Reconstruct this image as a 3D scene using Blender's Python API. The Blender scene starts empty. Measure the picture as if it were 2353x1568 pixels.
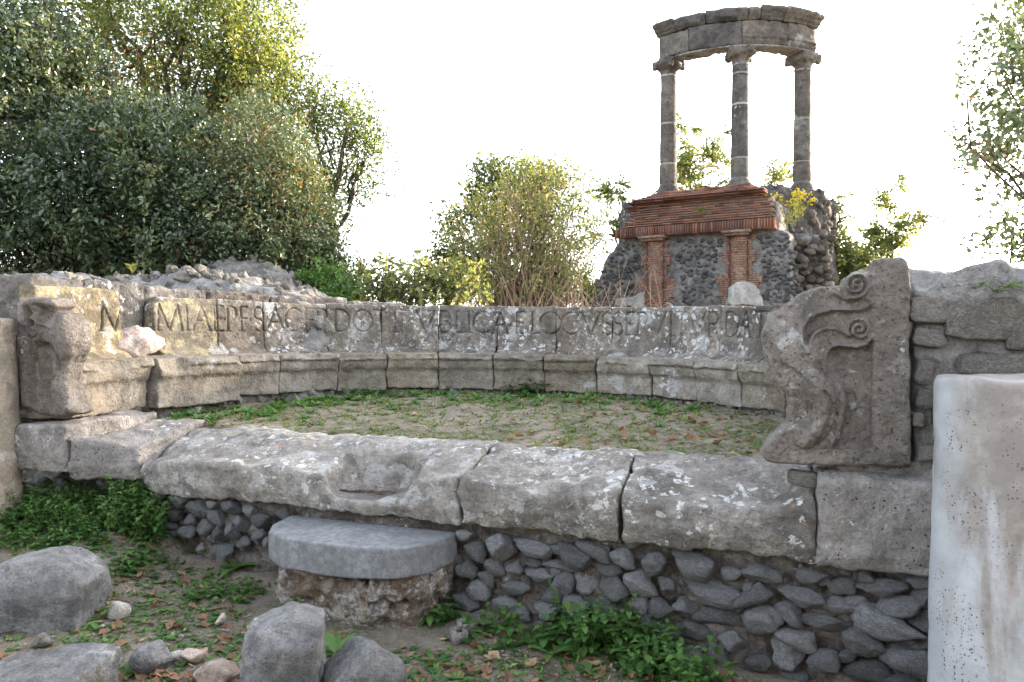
import bpy, math, random
import numpy as np
from mathutils import Vector, Matrix, Euler

# ------------------------------------------------------------------ camera, sky, sun, exposure
SC = bpy.context.scene
EYE = 1.75; FPX = 1650.0; CX, CY = 1176.5, 784.0; HZ = 751.0     # photo measured in a 2353 x 1568 frame
PITCH = math.atan((CY - HZ) / FPX)
cam = bpy.data.cameras.new('camera'); cam.sensor_width = 36.0; cam.lens = 36.0 * FPX / 2353.0
cam.clip_start = 0.05; cam.clip_end = 3000
camo = bpy.data.objects.new('camera', cam); SC.collection.objects.link(camo)
camo.location = (0, 0, EYE); camo.rotation_euler = (math.pi / 2 - PITCH, 0, 0)
SC.camera = camo

SUN_EL = math.radians(15.0); SUN_AZ = math.radians(33.0)          # azimuth counted from +X towards +Y (right, behind the scene)
SUN_DIR = Vector((math.cos(SUN_AZ) * math.cos(SUN_EL), math.sin(SUN_AZ) * math.cos(SUN_EL), math.sin(SUN_EL)))
W = bpy.data.worlds.new('World'); SC.world = W; W.use_nodes = True
nt = W.node_tree; nt.nodes.clear()
sky = nt.nodes.new('ShaderNodeTexSky'); sky.sky_type = 'NISHITA'; sky.sun_disc = False
sky.sun_elevation = SUN_EL; sky.sun_rotation = math.pi / 2 - SUN_AZ
sky.air_density = 1.0; sky.dust_density = 3.0; sky.ozone_density = 1.0; sky.altitude = 50
hs = nt.nodes.new('ShaderNodeHueSaturation'); hs.inputs['Saturation'].default_value = 0.42
bg = nt.nodes.new('ShaderNodeBackground'); bg.inputs['Strength'].default_value = 0.15
wo = nt.nodes.new('ShaderNodeOutputWorld')
nt.links.new(sky.outputs[0], hs.inputs['Color']); nt.links.new(hs.outputs[0], bg.inputs['Color'])
nt.links.new(bg.outputs[0], wo.inputs['Surface'])
sl = bpy.data.lights.new('sun', 'SUN'); sl.energy = 2.6; sl.angle = math.radians(0.6); sl.color = (1.0, 0.78, 0.54)
so = bpy.data.objects.new('sun', sl); SC.collection.objects.link(so)
so.rotation_euler = SUN_DIR.to_track_quat('Z', 'Y').to_euler(); so.location = SUN_DIR * 40
SC.view_settings.view_transform = 'Standard'; SC.view_settings.look = 'None'
SC.view_settings.exposure = 3.2; SC.view_settings.gamma = 1.0
SC.cycles.max_bounces = 4; SC.cycles.diffuse_bounces = 2; SC.cycles.transmission_bounces = 2; SC.cycles.glossy_bounces = 1
SC.cycles.use_denoising = True; SC.cycles.use_adaptive_sampling = True; SC.cycles.adaptive_threshold = 0.02

RNG = np.random.default_rng(7); random.seed(7)
COL = SC.collection

# ------------------------------------------------------------------ picture <-> place
def ray(x, y):
    u = (x - CX) / FPX; v = (CY - y) / FPX
    c, s = math.cos(PITCH), math.sin(PITCH)
    return Vector((u, c + s * v, -s + c * v))
def P(x, y, depth):
    r = ray(x, y); r = r * (depth / r.y)
    return Vector((r.x, r.y, r.z + EYE))
def onz(x, y, z):
    r = ray(x, y); r = r * ((z - EYE) / r.z)
    return Vector((r.x, r.y, z))
# front line of the exedra: origin at its right end, s runs left along it, n runs into it
FO = np.array((1.93, 3.46)); FL = np.array((-.9418, .3362)); FN = np.array((.3362, .9418))
def fac(x, y, n=0.0):                      # pixel -> (s, n, z) on the vertical plane at depth n behind the front line
    r = ray(x, y); o = FO + FN * n
    t = (o @ FN) / (r.x * FN[0] + r.y * FN[1])
    p = np.array((r.x, r.y)) * t
    return float((p - FO) @ FL), n, r.z * t + EYE
def sn(p):                                  # world xy -> s, n
    q = np.array((p[0], p[1])) - FO
    return float(q @ FL), float(q @ FN)
def fw(V):                                  # (s, n, z) array -> world
    V = np.asarray(V, float); out = np.empty_like(V)
    out[..., 0] = FO[0] + V[..., 0] * FL[0] + V[..., 1] * FN[0]
    out[..., 1] = FO[1] + V[..., 0] * FL[1] + V[..., 1] * FN[1]
    out[..., 2] = V[..., 2]
    return out

# ------------------------------------------------------------------ objects
def tag(o, label=None, cat=None, group=None, kind=None):
    if label: o['label'] = label
    if cat: o['category'] = cat
    if group: o['group'] = group
    if kind: o['kind'] = kind
    return o
WLOC = {}
def root(name, loc, label, cat, group=None):
    o = bpy.data.objects.new(name, None); COL.objects.link(o); o.location = loc; o.empty_display_size = .1
    WLOC[o.name] = Vector(loc)
    return tag(o, label, cat, group)
def adopt(o, parent):
    if parent is None: return
    o.parent = parent
    o.matrix_parent_inverse = Matrix.Translation(-WLOC.get(parent.name, Vector((0, 0, 0))))
def mesh(name, V, F, mat, parent=None, smooth=True, tint=None):
    me = bpy.data.meshes.new(name)
    V = np.ascontiguousarray(V, dtype=np.float32); F = np.ascontiguousarray(F, dtype=np.int32)
    me.vertices.add(len(V)); me.vertices.foreach_set('co', V.ravel())
    k = F.shape[1]
    me.loops.add(F.size); me.loops.foreach_set('vertex_index', F.ravel())
    me.polygons.add(len(F)); me.polygons.foreach_set('loop_start', np.arange(0, F.size, k, dtype=np.int32))
    if smooth: me.polygons.foreach_set('use_smooth', np.ones(len(F), dtype=bool))
    if tint is not None:
        a = me.attributes.new('tint', 'FLOAT', 'POINT'); a.data.foreach_set('value', np.asarray(tint, np.float32))
    me.update(calc_edges=True)
    if mat: me.materials.append(mat)
    o = bpy.data.objects.new(name, me); COL.objects.link(o); adopt(o, parent)
    return o
def inst(name, me, loc, rot, scale, parent=None):
    o = bpy.data.objects.new(name, me); COL.objects.link(o); adopt(o, parent)
    o.location = loc; o.rotation_euler = rot; o.scale = scale
    return o

class Build:                                # collects pieces of one mesh
    def __init__(s): s.v = []; s.f = []; s.t = []; s.n = 0
    def add(s, V, F, t=0.0):
        V = np.asarray(V, float); F = np.asarray(F, int)
        s.v.append(V); s.f.append(F + s.n); s.t.append(np.full(len(V), t)); s.n += len(V)
    def obj(s, name, mat, parent=None, smooth=True):
        V = np.concatenate(s.v); T = np.concatenate(s.t)
        F = [f if f.shape[1] == 4 else np.concatenate([f, f[:, 2:3]], 1) for f in s.f] if len({f.shape[1] for f in s.f}) > 1 else s.f
        if F is not s.f:                    # mixed: split quads into triangles
            F = [np.concatenate([f[:, [0, 1, 2]], f[:, [0, 2, 3]]]) if f.shape[1] == 4 else f for f in s.f]
        return mesh(name, V, np.concatenate(F), mat, parent, smooth, T)
BOXF = np.array([(0, 3, 2, 1), (4, 5, 6, 7), (0, 1, 5, 4), (1, 2, 6, 5), (2, 3, 7, 6), (3, 0, 4, 7)])
def boxv(c, ax, ay, az):
    c = np.asarray(c, float); ax, ay, az = map(lambda a: np.asarray(a, float), (ax, ay, az))
    return np.array([c + i * ax + j * ay + k * az for k in (-1, 1) for i, j in ((-1, -1), (1, -1), (1, 1), (-1, 1))])
def tube(b, pts, rad, sides=6, t=0.0, cap=True):
    pts = np.asarray(pts, float); n = len(pts); rad = np.broadcast_to(np.asarray(rad, float), (n,))
    T = np.gradient(pts, axis=0); T /= np.linalg.norm(T, axis=1)[:, None] + 1e-9
    up = np.array((.31, .17, .93)) if abs(T[0, 2]) < .8 else np.array((.93, .31, .17))
    A = np.cross(T, up); A /= np.linalg.norm(A, axis=1)[:, None] + 1e-9
    B = np.cross(T, A); th = np.arange(sides) * 2 * math.pi / sides
    V = pts[:, None] + rad[:, None, None] * (np.cos(th)[None, :, None] * A[:, None] + np.sin(th)[None, :, None] * B[:, None])
    i = np.arange(n - 1)[:, None] * sides; j = np.arange(sides)[None]; j2 = (j + 1) % sides
    F = np.stack([i + j, i + j2, i + sides + j2, i + sides + j], -1).reshape(-1, 4)
    b.add(V.reshape(-1, 3), F, t)
def lathe(b, prof, c, sides=32, t=0.0, a0=0, a1=2 * math.pi):
    prof = np.asarray(prof, float); m = len(prof); full = abs(a1 - a0 - 2 * math.pi) < 1e-6
    k = sides if full else sides + 1
    th = a0 + (a1 - a0) * np.arange(k) / sides
    V = np.stack([c[0] + prof[:, 0:1] * np.cos(th), c[1] + prof[:, 0:1] * np.sin(th), c[2] + prof[:, 1:2] + 0 * th], -1).reshape(-1, 3)
    i = np.arange(m - 1)[:, None] * k; j = np.arange(sides)[None]; j2 = (j + 1) % k
    b.add(V, np.stack([i + j, i + j2, i + k + j2, i + k + j], -1).reshape(-1, 4), t)

# ------------------------------------------------------------------ noise, distance fields, surface nets
_perm = RNG.permutation(4096).astype(np.int64); _val = RNG.random(4096) * 2 - 1
def vnoise(X, Y, Z):
    xi = np.floor(X).astype(np.int64); yi = np.floor(Y).astype(np.int64); zi = np.floor(Z).astype(np.int64)
    fx = X - xi; fy = Y - yi; fz = Z - zi
    fx = fx * fx * (3 - 2 * fx); fy = fy * fy * (3 - 2 * fy); fz = fz * fz * (3 - 2 * fz)
    def h(a, b, c): return _val[_perm[(_perm[(_perm[a & 4095] + b) & 4095] + c) & 4095]]
    x0 = h(xi, yi, zi) * (1 - fx) + h(xi + 1, yi, zi) * fx
    x1 = h(xi, yi + 1, zi) * (1 - fx) + h(xi + 1, yi + 1, zi) * fx
    x2 = h(xi, yi, zi + 1) * (1 - fx) + h(xi + 1, yi, zi + 1) * fx
    x3 = h(xi, yi + 1, zi + 1) * (1 - fx) + h(xi + 1, yi + 1, zi + 1) * fx
    a = x0 * (1 - fy) + x1 * fy; c = x2 * (1 - fy) + x3 * fy
    return a * (1 - fz) + c * fz
def fbm(X, Y, Z, f, o=3, seed=0.0):
    r = 0; a = 1; X, Y, Z = np.broadcast_arrays(X, Y, Z)
    for i in range(o):
        r = r + a * vnoise(X * f + seed * 7.3 + i * 11.1, Y * f - seed * 3.1 + i * 5.7, Z * f + seed * 1.7 - i * 3.3); a *= .5; f *= 2.03
    return r
def smax(a, b, k):
    h = np.clip(.5 - .5 * (b - a) / k, 0, 1); return b + (a - b) * h + k * h * (1 - h)
def smin(a, b, k): return -smax(-a, -b, k)
def sstep(a, b, x):
    t = np.clip((x - a) / (b - a), 0, 1); return t * t * (3 - 2 * t)
def dline(pts, X, Y):
    d = np.full(np.broadcast(X, Y).shape, 1e9)
    for (ax, ay), (bx, by) in zip(pts[:-1], pts[1:]):
        ex, ey = bx - ax, by - ay; L = ex * ex + ey * ey + 1e-12
        t = np.clip(((X - ax) * ex + (Y - ay) * ey) / L, 0, 1)
        d = np.minimum(d, (X - ax - t * ex) ** 2 + (Y - ay - t * ey) ** 2)
    return np.sqrt(d)
def dpoly(pts, X, Y):
    d = dline(list(pts) + [pts[0]], X, Y); ins = np.zeros(d.shape, bool)
    for (ax, ay), (bx, by) in zip(pts, list(pts[1:]) + [pts[0]]):
        c = (ay > Y) != (by > Y)
        with np.errstate(divide='ignore', invalid='ignore'):
            ins ^= c & (X < (bx - ax) * (Y - ay) / ((by - ay) if by != ay else 1e-12) + ax)
    return np.where(ins, -d, d)
def nets(fn, lo, hi, h):
    lo = np.asarray(lo, float); hi = np.asarray(hi, float)
    n = np.ceil((hi - lo) / h).astype(int) + 1
    ax = [lo[i] + h * np.arange(n[i]) for i in range(3)]
    S = np.array(np.broadcast_to(fn(ax[0][:, None, None], ax[1][None, :, None], ax[2][None, None, :]), n), dtype=float)
    S[[0, -1]] = np.maximum(S[[0, -1]], h * .2); S[:, [0, -1]] = np.maximum(S[:, [0, -1]], h * .2); S[:, :, [0, -1]] = np.maximum(S[:, :, [0, -1]], h * .2)
    I = S < 0; m = n - 1
    acc = np.zeros((*m, 3)); cnt = np.zeros(m)
    def v(A, o): return A[o[0]:o[0] + m[0], o[1]:o[1] + m[1], o[2]:o[2] + m[2]]
    for axis in range(3):
        for p in range(4):
            a = [0, 0, 0]; o2 = [i for i in range(3) if i != axis]; a[o2[0]] = p & 1; a[o2[1]] = p >> 1
            b = list(a); b[axis] = 1
            sa, sb = v(S, a), v(S, b); k = v(I, a) != v(I, b)
            t = np.where(k, sa / np.where(k, sa - sb, 1), 0)
            for q in range(3): acc[..., q] += k * a[q]
            acc[..., axis] += k * t; cnt += k
    act = cnt > 0; idx = np.full(m, -1); idx[act] = np.arange(act.sum())
    cells = np.argwhere(act); V = lo + h * (cells + acc[act] / cnt[act][:, None])
    Fs = []
    for axis in range(3):
        b, c = [(1, 2), (2, 0), (0, 1)][axis]
        s0 = [slice(None)] * 3; s1 = [slice(None)] * 3
        s0[axis] = slice(0, m[axis]); s1[axis] = slice(1, m[axis] + 1)
        for q in (b, c): s0[q] = slice(1, m[q]); s1[q] = slice(1, m[q])
        A, B = I[tuple(s0)], I[tuple(s1)]
        for flip, k in ((False, A & ~B), (True, ~A & B)):
            e = np.argwhere(k)
            if not len(e): continue
            e[:, b] += 1; e[:, c] += 1
            def g(db, dc):
                w = e.copy(); w[:, b] += db; w[:, c] += dc; return idx[w[:, 0], w[:, 1], w[:, 2]]
            q = np.stack([g(-1, -1), g(0, -1), g(0, 0), g(-1, 0)], 1)
            Fs.append(q[:, ::-1] if flip else q)
    return V, np.concatenate(Fs)
# ------------------------------------------------------------------ materials
def newmat(name):
    m = bpy.data.materials.new(name); m.use_nodes = True; t = m.node_tree; t.nodes.clear()
    out = t.nodes.new('ShaderNodeOutputMaterial'); b = t.nodes.new('ShaderNodeBsdfPrincipled')
    t.links.new(b.outputs[0], out.inputs['Surface']); b.inputs['Roughness'].default_value = .9
    b.inputs['Specular IOR Level'].default_value = .2
    return m, t, b, out
class N:
    def __init__(s, t): s.t = t
    def __call__(s, typ, ins=None, **kw):
        n = s.t.nodes.new('ShaderNode' + typ)
        for k, v in kw.items(): setattr(n, k, v)
        for k, v in (ins or {}).items():
            i = n.inputs[k]
            if hasattr(v, 'links') or isinstance(v, bpy.types.NodeSocket): s.t.links.new(v, i)
            else: i.default_value = v
        return n
    def noise(s, co, sc, det=5, rough=.55, dist=0): return s('TexNoise', {'Vector': co, 'Scale': sc, 'Detail': det, 'Roughness': rough, 'Distortion': dist}).outputs['Fac']
    def rng(s, x, a, b, c=0., d=1., smooth=True): return s('MapRange', {'Value': x, 'From Min': a, 'From Max': b, 'To Min': c, 'To Max': d}, interpolation_type='SMOOTHSTEP' if smooth else 'LINEAR').outputs[0]
    def mix(s, f, a, b, mode='MIX'):
        n = s.t.nodes.new('ShaderNodeMix'); n.data_type = 'RGBA'; n.blend_type = mode
        for i, v in ((0, f), (6, a), (7, b)):
            if isinstance(v, bpy.types.NodeSocket): s.t.links.new(v, n.inputs[i])
            elif i and len(v) == 3: n.inputs[i].default_value = (*v, 1)
            else: n.inputs[i].default_value = v
        return n.outputs[2]
    def math(s, op, a, b=0.): return s('Math', {0: a, 1: b}, operation=op).outputs[0]
    def vadd(s, a, b): return s('VectorMath', {0: a, 1: b}, operation='ADD').outputs[0]

def stone_mat(name, c1, c2, white=.3, orange=0., dark=.3, sc=1., bump=.5, pits=.5, shared=False, yellow=0., darkc=(.035, .032, .029), whitec=(.50, .50, .49), speck=.4, moss=0.):
    m, t, b, out = newmat(name); n = N(t)
    co = n('TexCoord').outputs['Object']
    oi = n('ObjectInfo').outputs['Random']
    if shared:
        cmb = n('CombineXYZ', {'X': n.math('MULTIPLY', oi, 37.), 'Y': n.math('MULTIPLY', oi, 91.), 'Z': n.math('MULTIPLY', oi, 13.)}).outputs[0]
        co = n.vadd(co, cmb)
    big = n.noise(co, 1.9 * sc, 3); med = n.noise(co, 8 * sc, 5, .68); fine = n.noise(co, 48 * sc, 4, .75)
    c = n.mix(n.rng(med, .36, .64), tuple(x * .86 for x in c1), tuple(min(1, x * 1.1) for x in c2))
    c = n.mix(n.rng(big, .35, .65, 0, .55), c, (c1[0] * .68, c1[1] * .66, c1[2] * .64))
    val = n.rng(fine, .3, .7, .70, 1.30, False)
    if shared: val = n.math('MULTIPLY', val, n.rng(n.math('FRACT', n.math('MULTIPLY', oi, 7.77)), 0, 1, .6, 1.45, False))
    else: val = n.math('MULTIPLY', val, n.rng(n.math('FRACT', n.math('MULTIPLY', oi, 5.31)), 0, 1, .82, 1.16, False))
    c = n('HueSaturation', {'Color': c, 'Value': val, 'Saturation': n.rng(n.math('FRACT', n.math('MULTIPLY', oi, 3.7)), 0, 1, .75, 1.2, False)}).outputs[0]
    warpn = n('TexNoise', {'Vector': co, 'Scale': 14 * sc, 'Detail': 4, 'Roughness': .7})
    wv = n('VectorMath', {0: warpn.outputs['Color'], 3: .12 / sc}, operation='SCALE').outputs[0]
    cw = n.vadd(co, wv)
    if dark > 0:
        f = n.math('MULTIPLY', n.rng(n.noise(cw, 3.1 * sc, 5, .7), .62 - .2 * dark, .74 - .15 * dark), n.rng(fine, .3, .6, .3, 1))
        c = n.mix(n.math('MULTIPLY', f, min(1, .35 + .5 * dark)), c, darkc)
    def lichen(c, scale, thr, colr, amt, soff, rad, pw=.09):
        v = n('TexVoronoi', {'Vector': n.vadd(cw, (soff, soff * 1.7, -soff)), 'Scale': scale, 'Randomness': 1.})
        sep = n('SeparateColor', {0: v.outputs['Color']}).outputs
        r = n.math('MULTIPLY', n.math('POWER', sep[0], 2.), rad)
        edge = n.rng(n.math('SUBTRACT', r, v.outputs['Distance']), 0, .09)
        patch = n.rng(n.noise(n.vadd(co, (soff * 3, 0, soff)), 1.5 * sc, 3, .6), thr, thr + pw)
        grain = n.rng(fine, .33, .55, .15, 1)
        f = n.math('MULTIPLY', n.math('MULTIPLY', edge, patch), n.math('MULTIPLY', grain, amt))
        return n.mix(f, c, colr)
    if yellow > 0:
        f = n.math('MULTIPLY', n.rng(med, .62 - .25 * yellow, .78 - .2 * yellow), n.rng(fine, .35, .6, .1, .7))
        c = n.mix(f, c, (.40, .325, .165))
    if white > 0:
        c = lichen(c, 6.5 * sc, .60 - .2 * white, tuple(x * .66 for x in whitec), .8, 3.3, .75)
        c = lichen(c, 19 * sc, .62 - .22 * white, whitec, .9, 8.1, .6)
        f = n.math('MULTIPLY', n.rng(n.noise(cw, 20 * sc, 6, .8), .60 - .1 * white, .68 - .1 * white), n.rng(n.noise(n.vadd(co, (5, 1, 2)), 1.7 * sc, 3), .60 - .18 * white, .72 - .18 * white))
        c = n.mix(n.math('MULTIPLY', f, .8), c, whitec)
    if orange > 0:
        c = lichen(c, 15 * sc, .66 - .25 * orange, (.42, .20, .05), .75, 14.7, .6)
    if moss > 0:
        c = n.mix(n.math('MULTIPLY', n.rng(n.noise(n.vadd(co, (9, 3, 1)), 4 * sc, 5, .7), .62 - .2 * moss, .72 - .2 * moss), .9), c, (.085, .06, .02))
    if speck > 0:
        v = n('TexVoronoi', {'Vector': co, 'Scale': 46 * sc, 'Randomness': 1.})
        s2 = n('SeparateColor', {0: v.outputs['Color']}).outputs
        f = n.math('MULTIPLY', n.rng(n.math('SUBTRACT', .26, v.outputs['Distance']), 0, .06), n.rng(s2[1], .80, .84))
        c = n.mix(n.math('MULTIPLY', f, speck), c, (.025, .023, .022))
    t.links.new(c, b.inputs['Base Color'])
    hgt = n.math('ADD', n.math('MULTIPLY', med, 1.1), n.math('MULTIPLY', fine, .35))
    if pits > 0:
        pv = n('TexVoronoi', {'Vector': cw, 'Scale': 24 * sc, 'Randomness': 1.}).outputs['Distance']
        hgt = n.math('ADD', hgt, n.math('MULTIPLY', n.rng(pv, 0, .3), .35 * pits))
    bp = n('Bump', {'Height': hgt, 'Strength': min(1., bump * 1.5), 'Distance': .045 / sc})
    t.links.new(bp.outputs[0], b.inputs['Normal'])
    return m
def leaf_mat(name, cols, trans=.5, rough=.45, spec=.35):
    m, t, b, out = newmat(name); n = N(t)
    a = n('Attribute', attribute_name='tint').outputs['Fac']
    ramp = n('ValToRGB', {'Fac': a}); e = ramp.color_ramp.elements
    for i, cc in enumerate(cols):
        el = e[i] if i < 2 else e.new(1)
        el.position = cc[0]; el.color = (*cc[1], 1)
    c = ramp.outputs[0]
    t.links.new(c, b.inputs['Base Color']); b.inputs['Roughness'].default_value = rough; b.inputs['Specular IOR Level'].default_value = spec
    tr = n('BsdfTranslucent', {'Color': n.mix(1., c, (1.2, 1.15, .62), 'MULTIPLY')})
    ms = n('MixShader', {0: trans, 1: b.outputs[0], 2: tr.outputs[0]})
    t.links.new(ms.outputs[0], out.inputs['Surface'])
    return m
def bark_mat(name, c1, c2):
    m, t, b, out = newmat(name); n = N(t); co = n('TexCoord').outputs['Object']
    f = n.noise(co, 14, 6, .7)
    t.links.new(n.mix(n.rng(f, .3, .7), c1, c2), b.inputs['Base Color'])
    t.links.new(n('Bump', {'Height': f, 'Strength': .6, 'Distance': .03}).outputs[0], b.inputs['Normal'])
    return m

M_BENCH = stone_mat('bench tuff', (.118, .10, .084), (.185, .162, .138), white=.75, orange=.22, dark=.7, yellow=.1)
M_BENCHY = stone_mat('sun warmed bench tuff yellow lichen', (.17, .14, .10), (.225, .197, .15), white=.35, orange=.0, dark=.45, yellow=.6)  # yellow lichen over a base tinted tan to paint in sunlight
M_SEAT = stone_mat('seat tuff', (.185, .161, .132), (.245, .217, .182), white=.18, orange=.0, dark=.2, speck=.8)
M_SLAB = stone_mat('plinth stone', (.18, .167, .154), (.255, .237, .217), white=.72, orange=.15, dark=.6, bump=.55)
M_BLOCK = stone_mat('speckled tuff', (.195, .18, .17), (.25, .23, .215), white=.25, orange=.05, dark=.3, speck=1.)
M_ARM = stone_mat('carved tuff', (.138, .12, .107), (.185, .164, .147), white=.42, orange=.12, dark=.45, speck=.8, pits=.9, bump=.6)
M_STEP = stone_mat('dark basalt step', (.145, .148, .155), (.175, .18, .188), white=.0, dark=.0, sc=3.2, bump=.12, speck=.1, pits=0)
M_LAVA = stone_mat('lava rubble', (.15, .154, .163), (.27, .273, .28), white=.5, dark=.3, sc=2.4, bump=.8, shared=True, speck=.2, whitec=(.36, .36, .355))
M_MORT = stone_mat('old mortar', (.12, .108, .097), (.215, .20, .185), white=.2, dark=.5, sc=2., bump=1., pits=1.)
M_MORTG = stone_mat('grey mortar', (.17, .165, .16), (.23, .22, .212), white=.05, dark=.25, sc=1.8, bump=.9, pits=1.)
M_RUBBLE = stone_mat('pale rubble', (.18, .164, .145), (.30, .276, .245), white=.5, dark=.35, sc=1.6, bump=.8, shared=True)
M_ROCKB = stone_mat('boulder', (.13, .13, .132), (.20, .197, .195), white=.35, dark=.6, sc=1.3, bump=.6, moss=.12, speck=.7)
M_ROCKP = stone_mat('pale stone', (.42, .39, .33), (.56, .53, .47), white=.1, dark=.2, sc=2.5, bump=.6, shared=True)
M_ROCKR = stone_mat('pink stone', (.36, .27, .22), (.47, .38, .32), white=.35, dark=.2, sc=2.5, bump=.6, shared=True)
M_MOSS = stone_mat('mossy rubble', (.11, .08, .055), (.22, .19, .16), white=1.1, dark=.5, sc=1.6, bump=.9, whitec=(.36, .35, .345), moss=.35)
M_MONS = stone_mat('monument tuff', (.098, .085, .077), (.155, .135, .116), white=.2, dark=.55, sc=.7, bump=.6, pits=1., whitec=(.4, .39, .38))
M_MOND = stone_mat('monument dark tuff', (.07, .063, .063), (.122, .112, .106), white=.15, dark=.5, sc=.7, bump=.6, whitec=(.4, .39, .38))
M_JOINT = stone_mat('pale joint mortar', (.215, .195, .175), (.285, .262, .24), white=0, dark=.2, sc=1.2, bump=.4, speck=0)
M_BRICK = stone_mat('brick', (.20, .098, .07), (.30, .158, .118), white=.15, dark=.25, sc=4., bump=.5, shared=True, speck=0, whitec=(.36, .30, .26))
M_BRICKS = stone_mat('weathered brickwork', (.185, .102, .077), (.28, .178, .14), white=.5, dark=.3, sc=2., bump=.5, speck=0, whitec=(.38, .33, .29))
M_LAVAD = stone_mat('dark lava', (.072, .075, .083), (.135, .138, .146), white=.25, dark=.3, sc=2.4, bump=.8, shared=True, speck=.2, whitec=(.3, .3, .3))
M_FLANK = stone_mat('flank stone', (.10, .088, .075), (.175, .155, .132), white=.1, dark=.4, sc=2.4, bump=.8, shared=True, speck=.2, whitec=(.3, .3, .3))
M_JOINTB = stone_mat('brick mortar', (.215, .175, .145), (.28, .235, .20), white=0, dark=.2, sc=1.2, bump=.4, speck=0)
M_PLASTER = stone_mat('old plaster', (.33, .325, .32), (.42, .41, .40), white=.2, dark=.25, sc=1., bump=.3, speck=0)
M_WALLM = stone_mat('wall mortar', (.115, .11, .11), (.185, .175, .168), white=.25, dark=.3, sc=1., bump=.8, whitec=(.36, .35, .34))
M_HOLLOW = stone_mat('grey clay block', (.20, .18, .17), (.26, .24, .225), white=.1, dark=.2, sc=3., bump=.4)
M_COLL = stone_mat('brown column stone', (.27, .225, .175), (.37, .315, .25), white=.12, dark=.55, sc=1., bump=.4, darkc=(.10, .065, .05))

def marble():
    m, t, b, out = newmat('weathered marble'); n = N(t); co = n('TexCoord').outputs['Object']
    f = n.noise(co, 4, 7, .7); c = n.mix(n.rng(f, .3, .7), (.29, .303, .322), (.37, .38, .392))
    sx = n('SeparateXYZ', {0: co}).outputs
    st = n('Mapping', {'Vector': co, 'Scale': (3.2, 3.2, .8)}).outputs[0]
    f2 = n.noise(st, 1.5, 7, .62, .4)
    side = n.rng(n.math('ADD', sx[0], n.math('MULTIPLY', n.noise(co, 2.5, 4), .12)), -.25, -.19)
    f2m = n.math('MULTIPLY', n.rng(n.math('ADD', f2, n.math('MULTIPLY', sx[2], .2)), .62, .76), side)
    c = n.mix(n.math('MULTIPLY', f2m, .72), c, n.mix(n.rng(n.noise(co, 7, 6, .7), .4, .6), (.21, .18, .15), (.135, .105, .085)))
    f3 = n.rng(n.noise(n('Mapping', {'Vector': co, 'Scale': (9, 9, 1.1)}).outputs[0], 2.2, 6, .7), .55, .7)
    c = n.mix(n.math('MULTIPLY', n.math('MULTIPLY', f3, side), .5), c, (.25, .17, .15))
    v = n('TexVoronoi', {'Vector': co, 'Scale': 85.}); s2 = n('SeparateColor', {0: v.outputs['Color']}).outputs
    sp = n.math('MULTIPLY', n.rng(n.math('SUBTRACT', n.math('MULTIPLY', s2[0], .42), v.outputs['Distance']), 0, .08), n.rng(n.noise(co, 5, 4), .45, .6))
    c = n.mix(sp, c, (.07, .065, .06))
    t.links.new(c, b.inputs['Base Color']); b.inputs['Roughness'].default_value = .6
    t.links.new(n('Bump', {'Height': n.math('ADD', n.noise(co, 30, 5), n.noise(co, 9, 4)), 'Strength': .25, 'Distance': .015}).outputs[0], b.inputs['Normal'])
    return m
M_MARBLE = marble()

def ground_mat():
    m, t, b, out = newmat('earth with moss'); n = N(t); co = n('TexCoord').outputs['Object']
    a = n.noise(co, 7, 8, .7); f = n.noise(co, 60, 5, .75)
    c = n.mix(n.rng(a, .3, .7), (.205, .172, .132), (.33, .288, .23))
    c = n.mix(n.rng(f, .52, .66, 0, .8), c, (.42, .375, .31))
    c = n.mix(n.rng(f, .42, .28, 0, .8), c, (.07, .058, .045))
    g = n.noise(n.vadd(co, (4.1, 2.2, 0)), 1.7, 6, .65)
    c = n.mix(n.math('MULTIPLY', n.rng(g, .47, .6), n.rng(n.noise(co, 34, 5, .7), .38, .58, .1, .8)), c, (.06, .085, .025))
    t.links.new(c, b.inputs['Base Color']); b.inputs['Roughness'].default_value = 1
    t.links.new(n('Bump', {'Height': n.math('ADD', n.math('MULTIPLY', a, 1.), f), 'Strength': 1., 'Distance': .04}).outputs[0], b.inputs['Normal'])
    return m
M_GROUND = ground_mat()
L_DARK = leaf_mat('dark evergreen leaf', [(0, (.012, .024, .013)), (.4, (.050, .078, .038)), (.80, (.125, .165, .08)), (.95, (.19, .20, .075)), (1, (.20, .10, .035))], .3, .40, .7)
L_YEL = leaf_mat('yellow green leaf', [(0, (.035, .052, .02)), (.5, (.10, .135, .042)), (.85, (.19, .22, .07)), (1, (.32, .28, .08))], .5)
L_BRN = leaf_mat('withered leaf', [(0, (.035, .022, .013)), (.6, (.085, .05, .028)), (1, (.16, .09, .045))], .25, .8, .1)
L_BUSH = leaf_mat('loose bush leaf', [(0, (.05, .07, .022)), (.5, (.13, .165, .065)), (.85, (.24, .26, .115)), (1, (.34, .30, .14))], .55)
L_WEED = leaf_mat('weed leaf', [(0, (.026, .062, .02)), (.5, (.065, .15, .038)), (1, (.15, .26, .065))], .4, .5, .3)
L_PALE = leaf_mat('pale ground herb', [(0, (.06, .10, .025)), (.6, (.13, .19, .05)), (1, (.24, .26, .10))], .4, .6, .2)
L_DEAD = leaf_mat('fallen leaf', [(0, (.13, .07, .042)), (.5, (.26, .16, .10)), (1, (.42, .31, .22))], .25, .8, .15)
L_FLOW = leaf_mat('yellow flower', [(0, (.45, .36, .03)), (1, (.6, .5, .05))], .3, .7, .1)
M_BARK = bark_mat('bark', (.045, .033, .025), (.10, .08, .062))
M_TWIG = bark_mat('pale twigs', (.22, .15, .105), (.38, .28, .20))
M_STEM = bark_mat('green stem', (.06, .09, .03), (.12, .14, .06))
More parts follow.
